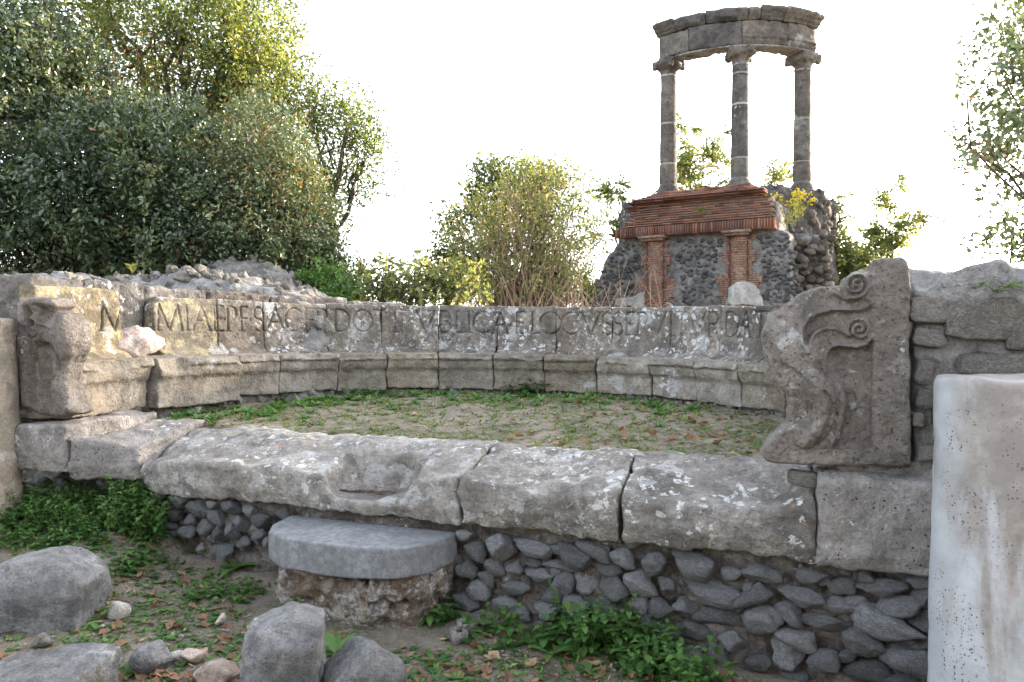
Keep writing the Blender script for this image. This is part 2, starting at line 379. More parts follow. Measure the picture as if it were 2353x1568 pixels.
# ------------------------------------------------------------------ bench ring
RC = np.array((-.40, 5.008)); RR = 2.652; TILT = .012; DB = .352
def ring_theta(x, r=RR):                    # pixel column -> angle on the far side of the ring
    k = (x - CX) / FPX
    a = 1 + k * k; b = -2 * (k * RC[0] + RC[1]); c = RC @ RC - r * r
    d = max(b * b - 4 * a * c, 0); Y = (-b + math.sqrt(d)) / (2 * a)
    return math.atan2(Y - RC[1], k * Y - RC[0])
def bend(V, rref):                          # (arc, r, z) -> world
    th = -V[:, 0] / rref
    X = RC[0] + V[:, 1] * np.cos(th); Y = RC[1] + V[:, 1] * np.sin(th)
    return np.stack([X, Y, V[:, 2] - TILT * X + EYE], 1)

# ------------------------------------------------------------------ ground
def gz(X, Y):
    X = np.asarray(X, float); Y = np.asarray(Y, float)
    s = (X - FO[0]) * FL[0] + (Y - FO[1]) * FL[1]; n = (X - FO[0]) * FN[0] + (Y - FO[1]) * FN[1]
    front = -1.765 - .055 * np.clip(X, -8, 3) + .10 * sstep(-2.6, -4.5, X) + .03 * sstep(-.1, -.02, n) - .10 * sstep(2.4, 1.0, Y) + .27 * sstep(-2.15, -2.7, X) * sstep(-1.1, -.1, n)
    ins = -.805 + .09 * sstep(.6, 3.0, n) - TILT * X
    far = np.hypot(X - RC[0], Y - RC[1])
    ins = ins + .25 * sstep(3.4, 4.2, far) * sstep(0.4, 1.5, n)
    w = sstep(.44, .56, n) * sstep(6.9, 6.3, s) * sstep(-1.6, -1.0, s)
    back = sstep(1.6, 2.6, n)
    w = np.maximum(w, back)
    z = front * (1 - w) + ins * w
    z = z + .022 * fbm(X, Y, 0 * X, 2.2, 3, 3) * sstep(60, 20, np.hypot(X, Y)) + .004 * fbm(X, Y, 0 * X, 11, 2, 5)
    return z + EYE
def axis(lo, hi, h, far):
    a = list(np.arange(lo, hi + 1e-6, h)); st = h; x = hi
    while x < far: st *= 1.35; x += st; a.append(x)
    x = lo; st = h; L = []
    while x > -far: st *= 1.35; x -= st; L.append(x)
    return np.array(L[::-1] + a)
gx = axis(-5.2, 4.2, .045, 900); gy = axis(1.6, 9.2, .045, 900)
GX, GY = np.meshgrid(gx, gy, indexing='ij'); GZ = gz(GX, GY)
i, j = np.meshgrid(np.arange(len(gx) - 1), np.arange(len(gy) - 1), indexing='ij'); k = len(gy)
go = mesh('ground', np.stack([GX, GY, GZ], -1).reshape(-1, 3),
          np.stack([i * k + j, (i + 1) * k + j, (i + 1) * k + j + 1, i * k + j + 1], -1).reshape(-1, 4), M_GROUND)
tag(go, kind='structure')
def gpt(x, y):                              # pixel -> point on the ground
    r = ray(x, y); t = np.arange(1.5, 14, .06); d = EYE + r.z * t - gz(r.x * t, r.y * t)
    k = int(np.argmax(d < 0)) or len(t) - 1
    u = t[k - 1] + .06 * d[k - 1] / (d[k - 1] - d[k] + 1e-9)
    return Vector((r.x * u, r.y * u, float(gz(r.x * u, r.y * u))))

# ------------------------------------------------------------------ stone shapes shared by rubble
def icos(sub):
    import bmesh
    bm = bmesh.new(); bmesh.ops.create_icosphere(bm, subdivisions=sub, radius=1)
    V = np.array([v.co[:] for v in bm.verts]); F = np.array([[v.index for v in f.verts] for f in bm.faces]); bm.free(); return V, F
ICO = {s: icos(s) for s in (2, 3, 4)}
def rock_verts(seed, sub=3, cuts=12, rough=.06, sharp=22.):
    r = np.random.default_rng(seed); V, F = ICO[sub]
    D = r.normal(size=(cuts, 3)); D /= np.linalg.norm(D, axis=1)[:, None]; h = r.uniform(.42, .82, cuts)
    c = np.maximum(V @ D.T, 0) / h
    rad = 1 / np.power(np.power(c, sharp).sum(1) + 1, 1 / sharp)
    R = V * rad[:, None]
    R = R * (1 + rough * fbm(R[:, 0], R[:, 1], R[:, 2], 2.1, 3, seed * .37) - rough * .6 * np.abs(fbm(R[:, 0], R[:, 1], R[:, 2], 4.3, 3, seed * .7)))[:, None]
    R -= (R.max(0) + R.min(0)) / 2; R /= np.abs(R).max(0)
    return R, F
def rock_mesh(name, seed, mat, sub=3, **kw):
    V, F = rock_verts(seed, sub, **kw); o = mesh(name, V, F, mat); me = o.data; bpy.data.objects.remove(o); return me
LAVA = [rock_mesh('stone', 100 + i, M_LAVA, 4, rough=.15, sharp=10., cuts=11) for i in range(12)]
def square_mesh(seed):
    r = np.random.default_rng(seed); V, F = ICO[4]; S = np.sign(V) * np.abs(V) ** .42; S = S + .17 * np.stack([fbm(S[:, 0], S[:, 1], S[:, 2], 1.3, 3, seed + q) for q in range(3)], 1)
    S /= np.abs(S).max(0); o = mesh('stone', S, F, M_RUBBLE); me = o.data; bpy.data.objects.remove(o); return me
SQUARE = [square_mesh(500 + i) for i in range(6)]
PALE = [rock_mesh('stone', 200 + i, M_RUBBLE, 4, rough=.2, cuts=10) for i in range(8)]
FANG = math.atan2(-FL[1], -FL[0])           # rotation of the front line (its right-going direction)
def face_stone(parent, x, y, w, h, ang, n=.02, thick=None, meshes=LAVA, name='stone'):
    s, _, z = fac(x, y, n); p = fw(np.array((s, n, z)))
    dep = (p[1]) / FPX; a = w * dep * .5; b = h * dep * .5
    th = thick or min(a, b) * 1.05
    p = fw(np.array((s, n + th * .45, z)))
    me = random.choice(meshes)
    e = Euler((0, math.radians(ang) , 0)).to_matrix()
    rot = (Matrix.Rotation(FANG, 3, 'Z') @ e)
    return inst(name, me, p, rot.to_euler(), (a, th, b), parent)

# ------------------------------------------------------------------ podium: rubble foundation and plinth slabs
pod = root('exedra_podium', fw(np.array((2.6, .3, EYE - 1.85))), 'low podium of dark rubble stones under worn grey plinth slabs carrying the curved bench', 'podium')
def grid_sheet(s0, s1, z0, z1, h, nfun):
    S = np.arange(s0, s1 + h, h); Zs = np.arange(z0, z1 + h, h)
    A, B = np.meshgrid(S, Zs, indexing='ij'); Nn = nfun(A, B)
    V = fw(np.stack([A, Nn, B], -1)).reshape(-1, 3); k = len(Zs)
    i, j = np.meshgrid(np.arange(len(S) - 1), np.arange(k - 1), indexing='ij')
    return V, np.stack([i * k + j, i * k + j + 1, (i + 1) * k + j + 1, (i + 1) * k + j], -1).reshape(-1, 4)
V, F = grid_sheet(-1.9, 6.6, EYE - 2.1, EYE - 1.06, .02, lambda A, B: .085 + .05 * fbm(A, B, 0 * A, 4.2, 3, 1) + .026 * fbm(A, B, 0 * A, 22, 3, 2) + .05 * sstep(EYE - 1.25, EYE - 1.12, B))
mesh('mortar_core', V, F, M_MORT, pod)

Z5 = [(945,590,120,70,0),(1020,690,160,120,20),(1180,670,200,190,5),(1400,680,270,95,8),(1670,740,240,130,20),(1810,690,230,115,20),(1150,805,145,120,25),(1275,810,105,85,-20),(1400,765,150,65,10),(1585,797,210,70,8),(1430,845,210,95,10),(945,820,145,135,-15),(1095,872,125,85,25),(1040,950,160,150,10),(1290,945,190,95,0),(1620,925,165,180,-20),(1765,905,175,135,20),(1950,950,190,155,20),(1900,812,200,75,10),(2010,735,170,125,10),(2220,785,155,160,0),(2130,922,230,160,25),(2310,935,150,125,30),(950,1042,190,125,20),(1220,1052,170,115,25),(1330,1112,120,95,0),(1690,1095,190,190,0),(1890,1062,330,175,20),(2105,1052,150,125,10),(2260,1092,155,135,20),(2190,1195,200,150,25),(1050,1150,170,80,10),(1500,1090,170,120,0),(1530,1000,130,80,0),(880,760,90,100,20),(1870,1240,210,150,0),(2060,1290,180,130,10),(1680,1280,220,150,5),(1450,1230,180,120,-10),(1250,1180,160,110,5),(2330,1230,140,120,0),(2230,1330,180,120,0),(1960,1400,190,140,0),(1230,640,60,60,0),(1560,680,120,60,10),(2080,640,110,70,0)]
Z6 = [(130,800,280,165,5),(260,985,370,150,8),(510,1012,280,115,-28),(600,855,250,110,10),(860,1005,280,125,15),(80,1082,165,145,10),(320,1152,345,165,8),(600,1165,250,205,10),(785,1105,190,140,25),(1135,925,165,115,0),(1400,942,290,115,-5),(1520,1065,290,155,-12),(1690,1010,150,170,0),(1010,1172,370,125,5),(1130,1062,250,105,0),(1430,1212,410,195,20),(1685,1155,175,170,0),(130,1232,230,125,15),(400,1312,190,175,0),(825,1292,255,135,10),(765,1382,215,200,20),(1010,1432,195,155,0),(1290,1315,265,195,15),(1590,1435,330,225,-5),(1300,1492,280,145,0),(570,1452,170,125,0),(300,1392,130,155,0),(1170,1402,110,85,0),(1715,1332,90,95,0),(930,870,180,100,0),(400,850,150,90,0),(1660,900,150,80,0),(1230,800,0,0,0),(90,1400,200,140,0),(480,1560,240,120,0),(800,1540,200,120,5),(1560,1580,260,110,0),(1850,1200,220,160,0),(1900,1380,240,170,0),(1880,1040,200,130,0)]
Z4 = [(1200,350,125,115,0),(1330,405,155,125,10),(1175,455,105,85,0),(1255,490,115,95,0),(1440,460,115,135,0),(1540,400,155,95,15),(1360,530,125,115,0),(1150,525,90,65,0),(1240,560,125,85,0),(1470,580,115,115,0),(1610,510,125,115,0),(1545,560,95,125,20),(1720,590,135,115,0),(1620,640,135,95,0),(1490,690,145,85,10),(1750,490,135,95,0),(1900,440,105,70,0),(510,195,105,90,0),(590,228,112,85,0),(690,228,100,80,0),(400,182,130,65,0),(400,245,125,65,0),(600,300,115,60,0),(1800,640,95,95,0),(800,290,110,80,0),(900,350,120,90,0),(1000,400,130,90,0),(1060,320,110,80,0),(280,230,110,70,0),(200,250,110,80,0),(700,330,100,70,0),(1080,540,110,80,0),(960,480,120,90,0),(1420,380,80,60,0),(1660,420,110,60,0)]
K = .3422
for lst, ox, oy in ((Z5, 742.7, 1031.7), (Z6, 1547., 1031.7), (Z4, 0., 1031.7)):
    for (x, y, w, h, a) in lst:
        if w == 0: continue
        face_stone(pod, ox + x * K, oy + y * K, w * K * 1.14, h * K * 1.14, a + random.uniform(-5, 5), n=random.uniform(-.01, .045))
# small chips wedged between the big stones
for q in range(24):
    face = random.uniform(.06, .1); inst('stone', random.choice(LAVA), fw(np.array((random.uniform(-1.85, -.75), .05, EYE - random.uniform(1.27, 1.8)))), (0, random.uniform(-.4, .4), FANG), (face * 1.4, .07, face), pod)
for q in range(60):
    s = random.uniform(-.9, 4.6); z = random.uniform(-1.78, -1.24)
    if s > 2.3 and s < 3.75: continue
    a = random.uniform(.02, .045)
    inst('stone', random.choice(LAVA + PALE[:2]), fw(np.array((s, .06, z + EYE))), (random.random() * 3, random.random() * 3, random.random() * 3), (a * 1.3, a, a * .9), pod)

def tabl(tab):                              # [(pixel x, z)] -> function of s
    ss = np.array([fac(x, 1000)[0] for x, _ in tab]); zz = np.array([z for _, z in tab]) + EYE
    o = np.argsort(ss); return lambda s: np.interp(s, ss[o], zz[o])
def plinth(x0, x1, tf, zb=-1.18, tb=-.775, n0=-.055, n1=.62, seed=0, shoulder=.28, mat=M_SLAB, extra=None, rough=.020, name='plinth_slab', rnd=.008, h=.0145):
    nl, nr = n0 if isinstance(n0, tuple) else (n0, n0)
    s1 = fac(x0, 1100, nl)[0] - .002; s0 = fac(x1, 1100, nr)[0] + .002; n0 = min(nl, nr)
    f = tabl(tf)
    def fn(S, Nn, Zs):
        top = f(S); back = tb + EYE
        t = sstep(-.06, shoulder + .25, Nn)
        topz = top + (back - top) * t + .016 * fbm(S, Nn, 0 * S, 4, 3, seed)
        w = .012 * fbm(S, Nn, Zs, 6, 2, seed + 9)
        d = smax((Zs - topz) * .93, (nr + (nl - nr) * (S - s0) / (s1 - s0) + .03 * sstep(zb + EYE + .12, zb + EYE, Zs) - Nn + w), .04)
        d = smax(d, Nn - n1 + w, .04)
        d = smax(d, np.maximum(s0 - S, S - s1), rnd)
        d = smax(d, zb + EYE + .018 * fbm(S, Nn, 0 * S, 5, 3, seed + 4) - Zs, .025)
        if extra is not None: d = smax(d, -extra(S, Nn, Zs), .03)
        return d + rough * .6 * fbm(S, Nn, Zs, 8, 3, seed + 2) + rough * .5 * np.abs(fbm(S, Nn, Zs, 13, 3, seed + 6))
    V, F = nets(fn, (s0 - .03, n0 - .08, zb + EYE - .06), (s1 + .03, n1 + .06, max(z for _, z in tf) + EYE + .09 if tb < max(z for _, z in tf) else tb + EYE + .09), h)
    return mesh(name, fw(V), F[:, ::-1], mat, pod)
plinth(30, 147, [(20, -.665), (150, -.67)], zb=-1.0, tb=-.66, seed=1, mat=M_BLOCK, n0=(-.40, -.31), n1=.5)
plinth(148, 321, [(140, -.70), (318, -.83)], zb=-1.08, tb=-.735, seed=2, mat=M_BLOCK, n0=(-.30, -.06))
sc = fac(845, 1090)
def scoop(S, Nn, Zs):
    a = np.abs(S - sc[0] - .0 - .10 * (Nn - .1)) - .30 - .25 * (Zs - (EYE - .95))
    d = smax(a, Nn - .27 - .12 * (Zs - (EYE - .95)), .05)
    return smax(d, EYE - 1.085 + .06 * np.abs(S - sc[0]) + .06 * Nn - Zs, .04) + .02 * fbm(S, Nn, Zs, 6, 3, 33)
plinth(323, 1053, [(323, -.955), (400, -.925), (541, -.905), (700, -.91), (760, -.93), (830, -.96), (900, -.95), (970, -.92), (1052, -.885)], seed=4, extra=scoop)
plinth(1054, 1423, [(1052, -.88), (1150, -.90), (1256, -.945), (1350, -.92), (1420, -.88)], seed=5)
plinth(1424, 1876, [(1420, -.90), (1530, -.93), (1650, -.945), (1780, -.93), (1870, -.85)], seed=6)
plinth(1878, 3150, [(1870, -.745), (3200, -.735)], zb=-1.215, tb=-.72, seed=7, shoulder=-.2, mat=M_BLOCK, rough=.012)
# earth and chips packed under the bench floor edge are part of the ground sheet

# ------------------------------------------------------------------ bench
bench = root('exedra_bench', (RC[0], RC[1] + RR, EYE - .72), 'long curved grey stone bench with an inscribed backrest ringing the grassy floor', 'stone bench')
SEATP = [(.055, -.70), (.055, -.485), (.045, -.478), (.045, -.47), (.02, -.445), (.008, -.40), (.006, -.365), (-.022, -.352), (-.03, -.33), (-.028, -.31), (-.005, -.297), (.30, -.285), (.52, -.285), (.52, -.70)]
def seat_block(a0, a1, seed, worn=0., zb=-.68, mat=M_SEAT, dr=0.):
    prof = [(r + RR + dr, z) for r, z in SEATP]
    prof = [(r, zb if z < -.6 else z) for r, z in prof]
    def fn(A, R, Zs):
        d = np.broadcast_to(dpoly(prof, R[0], Zs[0])[None], (A.shape[0], R.shape[1], Zs.shape[2]))
        if worn: 
            e = np.sqrt((R - RR + .03 - dr) ** 2 + (Zs + .31) ** 2)
            d = np.maximum(d, worn * (.55 + .75 * fbm(A, R, Zs, 3.6, 3, seed + 3)) - e)
        d = smax(d, np.maximum(a0 + .003 - A, A - a1 + .003), .014)
        return d + .010 * fbm(A, R, Zs, 7, 3, seed) + .004 * fbm(A, R, Zs, 30, 2, seed + 1)
    V, F = nets(fn, (a0 - .03, RR - .09 + dr, zb - .04), (a1 + .03, RR + .56 + dr, -.25), .0135)
    return mesh('seat_block', bend(V, RR), F[:, ::-1] if False else F, mat, bench)
sj = [186, 357, 551, 646, 778, 891, 1008, 1133, 1249, 1367, 1490, 1594, 1693, 1790]
sa = [-ring_theta(x) * RR for x in sj]
sa += [sa[-1] + .42, sa[-1] + .84, sa[-1] + 1.26, sa[-1] + 1.68, sa[-1] + 2.05]
for q in range(len(sa) - 1):
    if q == 0:   seat_block(sa[0], sa[1] - .012, 40, .075, -.70, dr=.02)
    elif q == 1: seat_block(sa[1] + .012, sa[2], 41, .11, -.715, dr=-.06)
    else: seat_block(sa[q], sa[q + 1], 40 + q, random.uniform(.03, .085), -.665 - .02 * random.random(), dr=random.uniform(-.008, .008))

def light_stop():                                # rough ring added under the seats to stop light leaking from behind
    def fn(A, R, Zs):
        d = smax(np.maximum(sa[0] + .12 - A, A - sa[-1]), np.maximum(RR + .11 - R, R - RR - .62), .03); d = smax(d, np.maximum(Zs + .655, -1.0 - Zs), .02)
        return d + .02 * fbm(A, R, Zs, 6, 3, 71) + .02 * np.abs(fbm(A, R, Zs, 15, 2, 72))
    V, F = nets(fn, (sa[0], RR + .02, -1.05), (sa[-1] + .05, RR + .68, -.62), .03)
    mesh('light_stop_footing', bend(V, RR), F, M_MORT, bench)
light_stop()
# letters cut into the backrest: glyph strokes in a unit box
def arc(cx, cy, rx, ry, a0, a1, n=14):
    return [(cx + rx * math.cos(math.radians(a0 + (a1 - a0) * i / n)), cy + ry * math.sin(math.radians(a0 + (a1 - a0) * i / n))) for i in range(n + 1)]
GL = {'M': [[(.0, 0), (.12, 1), (.5, .02), (.88, 1), (1, 0)]], 'I': [[(.5, 0), (.5, 1)]], 'A': [[(0, 0), (.5, 1), (1, 0)], [(.2, .38), (.8, .38)]],
      'E': [[(.1, 0), (.1, 1)], [(.1, 1), (1, 1)], [(.1, .5), (.8, .5)], [(.1, 0), (1, 0)]], 'F': [[(.1, 0), (.1, 1)], [(.1, 1), (1, 1)], [(.1, .52), (.8, .52)]],
      'P': [[(.1, 0), (.1, 1)], [(.1, 1)] + arc(.5, .74, .45, .26, 90, -80)], 'R': [[(.1, 0), (.1, 1)], [(.1, 1)] + arc(.5, .75, .42, .25, 90, -90) + [(.1, .5)], [(.45, .5), (1, 0)]],
      'D': [[(.1, 0), (.1, 1)], [(.1, 1)] + arc(.35, .5, .65, .5, 90, -90, 18) + [(.1, 0)]], 'O': [arc(.5, .5, .5, .5, 0, 360, 28)], 'C': [arc(.55, .5, .55, .5, 48, 312, 22)],
      'S': [arc(.5, .74, .42, .26, 40, 250, 12) + arc(.5, .25, .46, .26, 80, -140, 12)], 'T': [[(.5, 0), (.5, 1)], [(0, 1), (1, 1)]], 'V': [[(0, 1), (.5, 0), (1, 1)]],
      'B': [[(.1, 0), (.1, 1)], [(.1, 1)] + arc(.45, .76, .42, .24, 90, -90) + arc(.45, .26, .5, .26, 90, -90) + [(.1, 0)]], 'L': [[(.1, 0), (.1, 1)], [(.1, 0), (1, 0)]], '.': [[(.4, .45), (.6, .5)]]}
SERIF = {'I': [(.5, 0), (.5, 1)], 'T': [(.5, 0)], 'P': [(.1, 0)], 'F': [(.1, 0)], 'A': [(0, 0), (1, 0)], 'R': [(.1, 0)], 'V': [(0, 1), (1, 1)], 'M': [(0, 0), (1, 0)], 'L': [(.1, 1)]}
TEXT = [('M', 228, 290, 1), ('M', 359, 416, 0), ('I', 424, 432, 0), ('A', 440, 482, 0), ('E', 489, 511, 0), ('.', 512, 518, 0), ('P', 520, 543, 0), ('.', 544, 550, 0), ('F', 551, 569, 0), ('.', 571, 577, 0), ('S', 582, 604, 0),
        ('A', 612, 652, 0), ('C', 654, 693, 0), ('E', 700, 724, 0), ('R', 727, 752, 0), ('D', 767, 803, 0), ('O', 811, 856, 0), ('T', 858, 890, 0), ('I', 903, 913, 0), ('P', 919, 948, 0), ('V', 957, 999, 0),
        ('B', 1010, 1037, 0), ('L', 1047, 1070, 0), ('I', 1073, 1083, 0), ('C', 1088, 1129, 0), ('A', 1134, 1167, 0), ('E', 1186, 1205, 0), ('L', 1222, 1241, 0), ('O', 1241, 1290, 0), ('C', 1292, 1331, 0), ('V', 1338, 1379, 0), ('S', 1383, 1409, 0),
        ('S', 1410, 1432, 0), ('E', 1439, 1459, 0), ('P', 1465, 1489, 0), ('V', 1494, 1531, 0), ('L', 1540, 1553, 0), ('T', 1556, 1578, 0), ('V', 1584, 1621, 0), ('R', 1629, 1653, 0), ('D', 1667, 1698, 0), ('A', 1701, 1728, 0), ('T', 1733, 1766, 0)]
RB = RR + DB
strokes = []                                # (polyline in (arc, z), half width, arc min, arc max)
for ch, x0, x1, hi in TEXT:
    a0 = -ring_theta(x0, RB) * RB; a1 = -ring_theta(x1, RB) * RB
    z0, z1 = (-.075, .16)
    for pl in GL[ch]:
        pts = [(a0 + (a1 - a0) * u, z0 + (z1 - z0) * v) for u, v in pl]
        strokes.append((pts, .0125, a0 - .03, a1 + .03))
    for u, v in SERIF.get(ch, []):
        a = a0 + (a1 - a0) * u; z = z0 + (z1 - z0) * v
        strokes.append(([(a - .028, z), (a + .028, z)], .007, a - .06, a + .06))
def back_slab(a0, a1, seed, ztop=.222, mat=M_BENCH, lc=0., rc=0., zlow=-.30, sk=0.):
    def fn(A, R, Zs):
        a2, z2 = A[:, 0, :], Zs[0, 0, :][None, :]
        g = np.zeros((A.shape[0], Zs.shape[2]))
        for pts, w, lo, hi in strokes:
            if hi < a0 or lo > a1: continue
            m = (A[:, 0, 0] > lo) & (A[:, 0, 0] < hi)
            if m.any(): g[m] = np.maximum(g[m], np.clip((w - dline(pts, a2[m], z2)) * 2.6, 0, .026) * np.clip(.85 + .5 * fbm(a2[m], z2 + 0 * a2[m], 0 * a2[m] + 0 * z2, 4, 2, 3), .45, 1.1))
        face = RR + .315 + .035 * (Zs + .25) / .45 - .11 * np.exp(-((Zs + .30) / .055) ** 2)
        d = smax(face + g[:, None, :] - R, R - (RR + .315 + .155), .02)
        d = smax(d, Zs - ztop - .008 * fbm(A, 0 * A, 0 * A, 5, 3, seed), .022)
        sh = sk * (Zs + .05)
        d2 = np.maximum(a0 + .003 + sh - A, A - a1 + .003 - sh)
        if lc: d2 = np.maximum(d2, lc - np.hypot(np.minimum(A - a0 - lc, 0), np.maximum(Zs - ztop + lc, 0)) * 0 - (A - a0) - (ztop - Zs) * .6)
        if rc: d2 = np.maximum(d2, rc - (a1 - A) - (ztop - Zs) * .35 + .03 * fbm(A, R, Zs, 6, 2, seed + 5))
        d = smax(d, d2, .014); d = smax(d, zlow - Zs, .01)
        return d + .006 * fbm(A, R, Zs, 6, 3, seed + 1) + .0025 * fbm(A, R, Zs, 40, 2, seed + 2)
    V, F = nets(fn, (a0 - .03, RR + .18, zlow - .03), (a1 + .03, RR + .52, ztop + .05), .0085)
    return mesh('back_slab', bend(V, RB), F, mat, bench)
bj = [352, 498, 604, 749, 876, 1008, 1143, 1279, 1408, 1543, 1657, 1772]
ba = [-ring_theta(x, RB) * RB for x in bj]; ba += [ba[-1] + .5, ba[-1] + 1., ba[-1] + 1.5, ba[-1] + 1.95]
aM0 = -ring_theta(80, RB) * RB; aM1 = -ring_theta(277, RB) * RB
tag(back_slab(aM0, aM1, 60, .262, M_BENCHY, rc=.03), 'broken yellow lichened backrest slab bearing one letter M')
for q in range(len(ba) - 1):
    back_slab(ba[q], ba[q + 1], 61 + q, .222 + random.uniform(-.006, .006) - (.012 if q == 8 else 0), M_BENCHY if q == 0 else M_BENCH, lc=.06 if q == 0 else 0, sk=random.uniform(-.04, .04) if q else 0)
# loose chips and cobbles packed under the seat blocks
for q in range(80):
    a = random.uniform(sa[0] + .2, sa[13]); r = RR + .09 + random.uniform(-.03, .06); sz = random.uniform(.02, .05)
    p = bend(np.array([[a, r, -.715 + random.uniform(-.015, .01)]]), RR)[0]
    inst('packing_stone', random.choice(LAVA[:3] + PALE + PALE), p, (random.random() * 3, random.random() * 3, random.random() * 6), (sz * 1.5, sz * 1.2, sz * .9), bench)

# ------------------------------------------------------------------ carved armrests
def armrest(name, outline_px, build_h, mat, label, n0, thick, seed, rnd=.045, gain=1.3):
    pts = [fac(x, y, n0)[::2] for x, y in outline_px]
    s_ = [p[0] for p in pts]; z_ = [p[1] for p in pts]
    def fn(S, Nn, Zs):
        s2, z2 = S[:, 0, :], Zs[0, 0, :][None, :]
        s2, z2 = np.broadcast_arrays(s2, z2)
        H = build_h(s2, z2) * gain; d2 = dpoly(pts, s2, z2)
        d = smax(n0 - H[:, None, :] - Nn, Nn - n0 - thick, .03)
        d = smax(d, d2[:, None, :], rnd)
        return d + .006 * fbm(S, Nn, Zs, 9, 3, seed) + .004 * fbm(S, Nn, Zs, 34, 2, seed + 1)
    V, F = nets(fn, (min(s_) - .03, n0 - .17, min(z_) - .03), (max(s_) + .03, n0 + thick + .03, max(z_) + .03), .0085)
    base = fw(np.array((np.mean(s_), n0 + thick / 2, min(z_))))
    return tag(mesh(name, fw(V), F[:, ::-1], mat), label, 'armrest')
def z3(p): return (1547 + .3425 * p[0], 557 + .3425 * p[1])
def z1(p): return (.3422 * (126 + (p[0] - 126) * .80), 557 + .3422 * p[1])
def spiral(c, r0, turns, a0, sgn=1, n=60, tail=()):
    return [(c[0] + r0 * (1 - .93 * i / n) * math.cos(a0 + sgn * turns * 2 * math.pi * i / n), c[1] + r0 * (1 - .93 * i / n) * math.sin(a0 + sgn * turns * 2 * math.pi * i / n)) for i in range(n + 1)]
NA = -.03
NLF = -.29
def conv(pts, zf): return [fac(*zf(p), NA if zf is z3 else NLF)[::2] for p in pts]
UNIT = 3.47 / FPX * .3425                   # metres per zoomed pixel on the right arm
def right_h(S, Zs):
    q = lambda pts: dline(conv(pts, z3), S, Zs)
    H = np.zeros(S.shape)
    body = conv([(1330, 180), (1340, 300), (1335, 560), (1335, 640), (1300, 690), (1240, 712), (1180, 708), (1110, 695), (1055, 715), (1030, 760), (1030, 880), (1080, 940), (1130, 960), (1150, 1010), (1130, 1150), (1120, 1280), (1070, 1375), (980, 1390), (830, 1395), (700, 1400), (560, 1400), (540, 600), (900, 250)], z3)
    db = dpoly(body, S, Zs)
    frame = np.minimum(dpoly(conv([(1335, 60), (1650, 60), (1650, 1600), (1335, 1600)], z3), S, Zs), dpoly(conv([(500, 1395), (1650, 1395), (1650, 1600), (500, 1600)], z3), S, Zs))
    H = H - .065 * sstep(-.003, .010, np.minimum(db, frame))          # sunk field
    g = lambda c, r: np.exp(-((S - fac(*z3(c), NA)[0]) ** 2 + (Zs - fac(*z3(c), NA)[2]) ** 2) / (r * UNIT) ** 2)
    H += .045 * g((770, 620), 190) + .035 * g((830, 820), 150) + .04 * g((950, 1010), 110) - .03 * g((860, 1120), 90)
    cres = dpoly(conv([(1320, 430), (1240, 475), (1150, 470), (1050, 475), (960, 500), (905, 540), (872, 590), (868, 650), (895, 700), (912, 640), (950, 590), (1010, 560), (1080, 560), (1150, 590), (1200, 500), (1330, 470)], z3), S, Zs)
    H -= .024 * sstep(.006, -.010, cres)
    ridge = lambda pts, w, h: h * np.exp(-(q(pts) / (w * UNIT)) ** 2)
    H += ridge([(1335, 405), (1290, 440), (1230, 455), (1150, 450), (1050, 455), (960, 478), (900, 518), (862, 570), (850, 620), (862, 680), (900, 735)], 13, .026)
    H += ridge([(900, 735), (910, 670), (940, 612), (1000, 582), (1070, 574), (1130, 592), (1175, 622)], 12, .022)
    H += ridge([(1025, 880), (1016, 800), (1022, 742), (1050, 705), (1110, 688), (1180, 702), (1240, 702), (1300, 680), (1330, 640)], 15, .024)
    H += ridge(spiral((1245, 585), 82, 2.1, math.radians(150), 1), 11, .026)
    H += ridge(spiral((1225, 285), 92, 2.2, math.radians(120), -1), 11, .028) + ridge([(1080, 335), (1130, 372), (1200, 385), (1265, 362), (1318, 300)], 13, .022)
    tubeh = lambda pts, r, h: h * np.sqrt(np.clip(1 - (q(pts) / (r * UNIT)) ** 2, 0, 1))
    H = np.maximum(H, tubeh([(930, 900), (1000, 1000), (1020, 1090), (1000, 1180), (955, 1265), (880, 1310)], 75, .055) + H * .4)
    H = np.maximum(H, -.055 + tubeh([(1100, 960), (1135, 1080), (1110, 1200), (1085, 1300), (1040, 1370)], 45, .065))
    H -= .02 * np.exp(-(q([(1010, 1000), (1060, 1080), (1045, 1180), (1010, 1280), (950, 1345)]) / (14 * UNIT)) ** 2)
    for k in range(3): H -= .012 * np.exp(-(q([(900 + 25 * k, 1110), (915 + 22 * k, 1180), (890 + 15 * k, 1240)]) / (8 * UNIT)) ** 2)
    H -= .018 * np.exp(-(q([(690, 800), (790, 850), (870, 905), (930, 980)]) / (14 * UNIT)) ** 2)
    return H
RIGHT = [(1338, 195), (1343, 125), (1400, 108), (1540, 98), (1578, 118), (1592, 200), (1588, 700), (1595, 1200), (1602, 1508), (1400, 1512), (1200, 1512), (1000, 1502), (840, 1492), (700, 1494), (630, 1472), (588, 1430), (608, 1378), (680, 1308), (730, 1240), (768, 1215), (778, 1100), (762, 1030), (740, 1003), (690, 980), (653, 930), (663, 880), (658, 850), (622, 790), (598, 740), (584, 660), (592, 600), (622, 530), (668, 478), (758, 408), (850, 348), (960, 306), (1060, 292), (1138, 286), (1158, 236), (1210, 196), (1270, 176), (1312, 182)]
armrest('carved_armrest', [z3(p) for p in RIGHT], right_h, M_ARM, 'tall carved stone armrest with scrolls and lion paw beside the rubble wall', NA, .23, 80, .03)
UNL = 5.35 / FPX * .3422
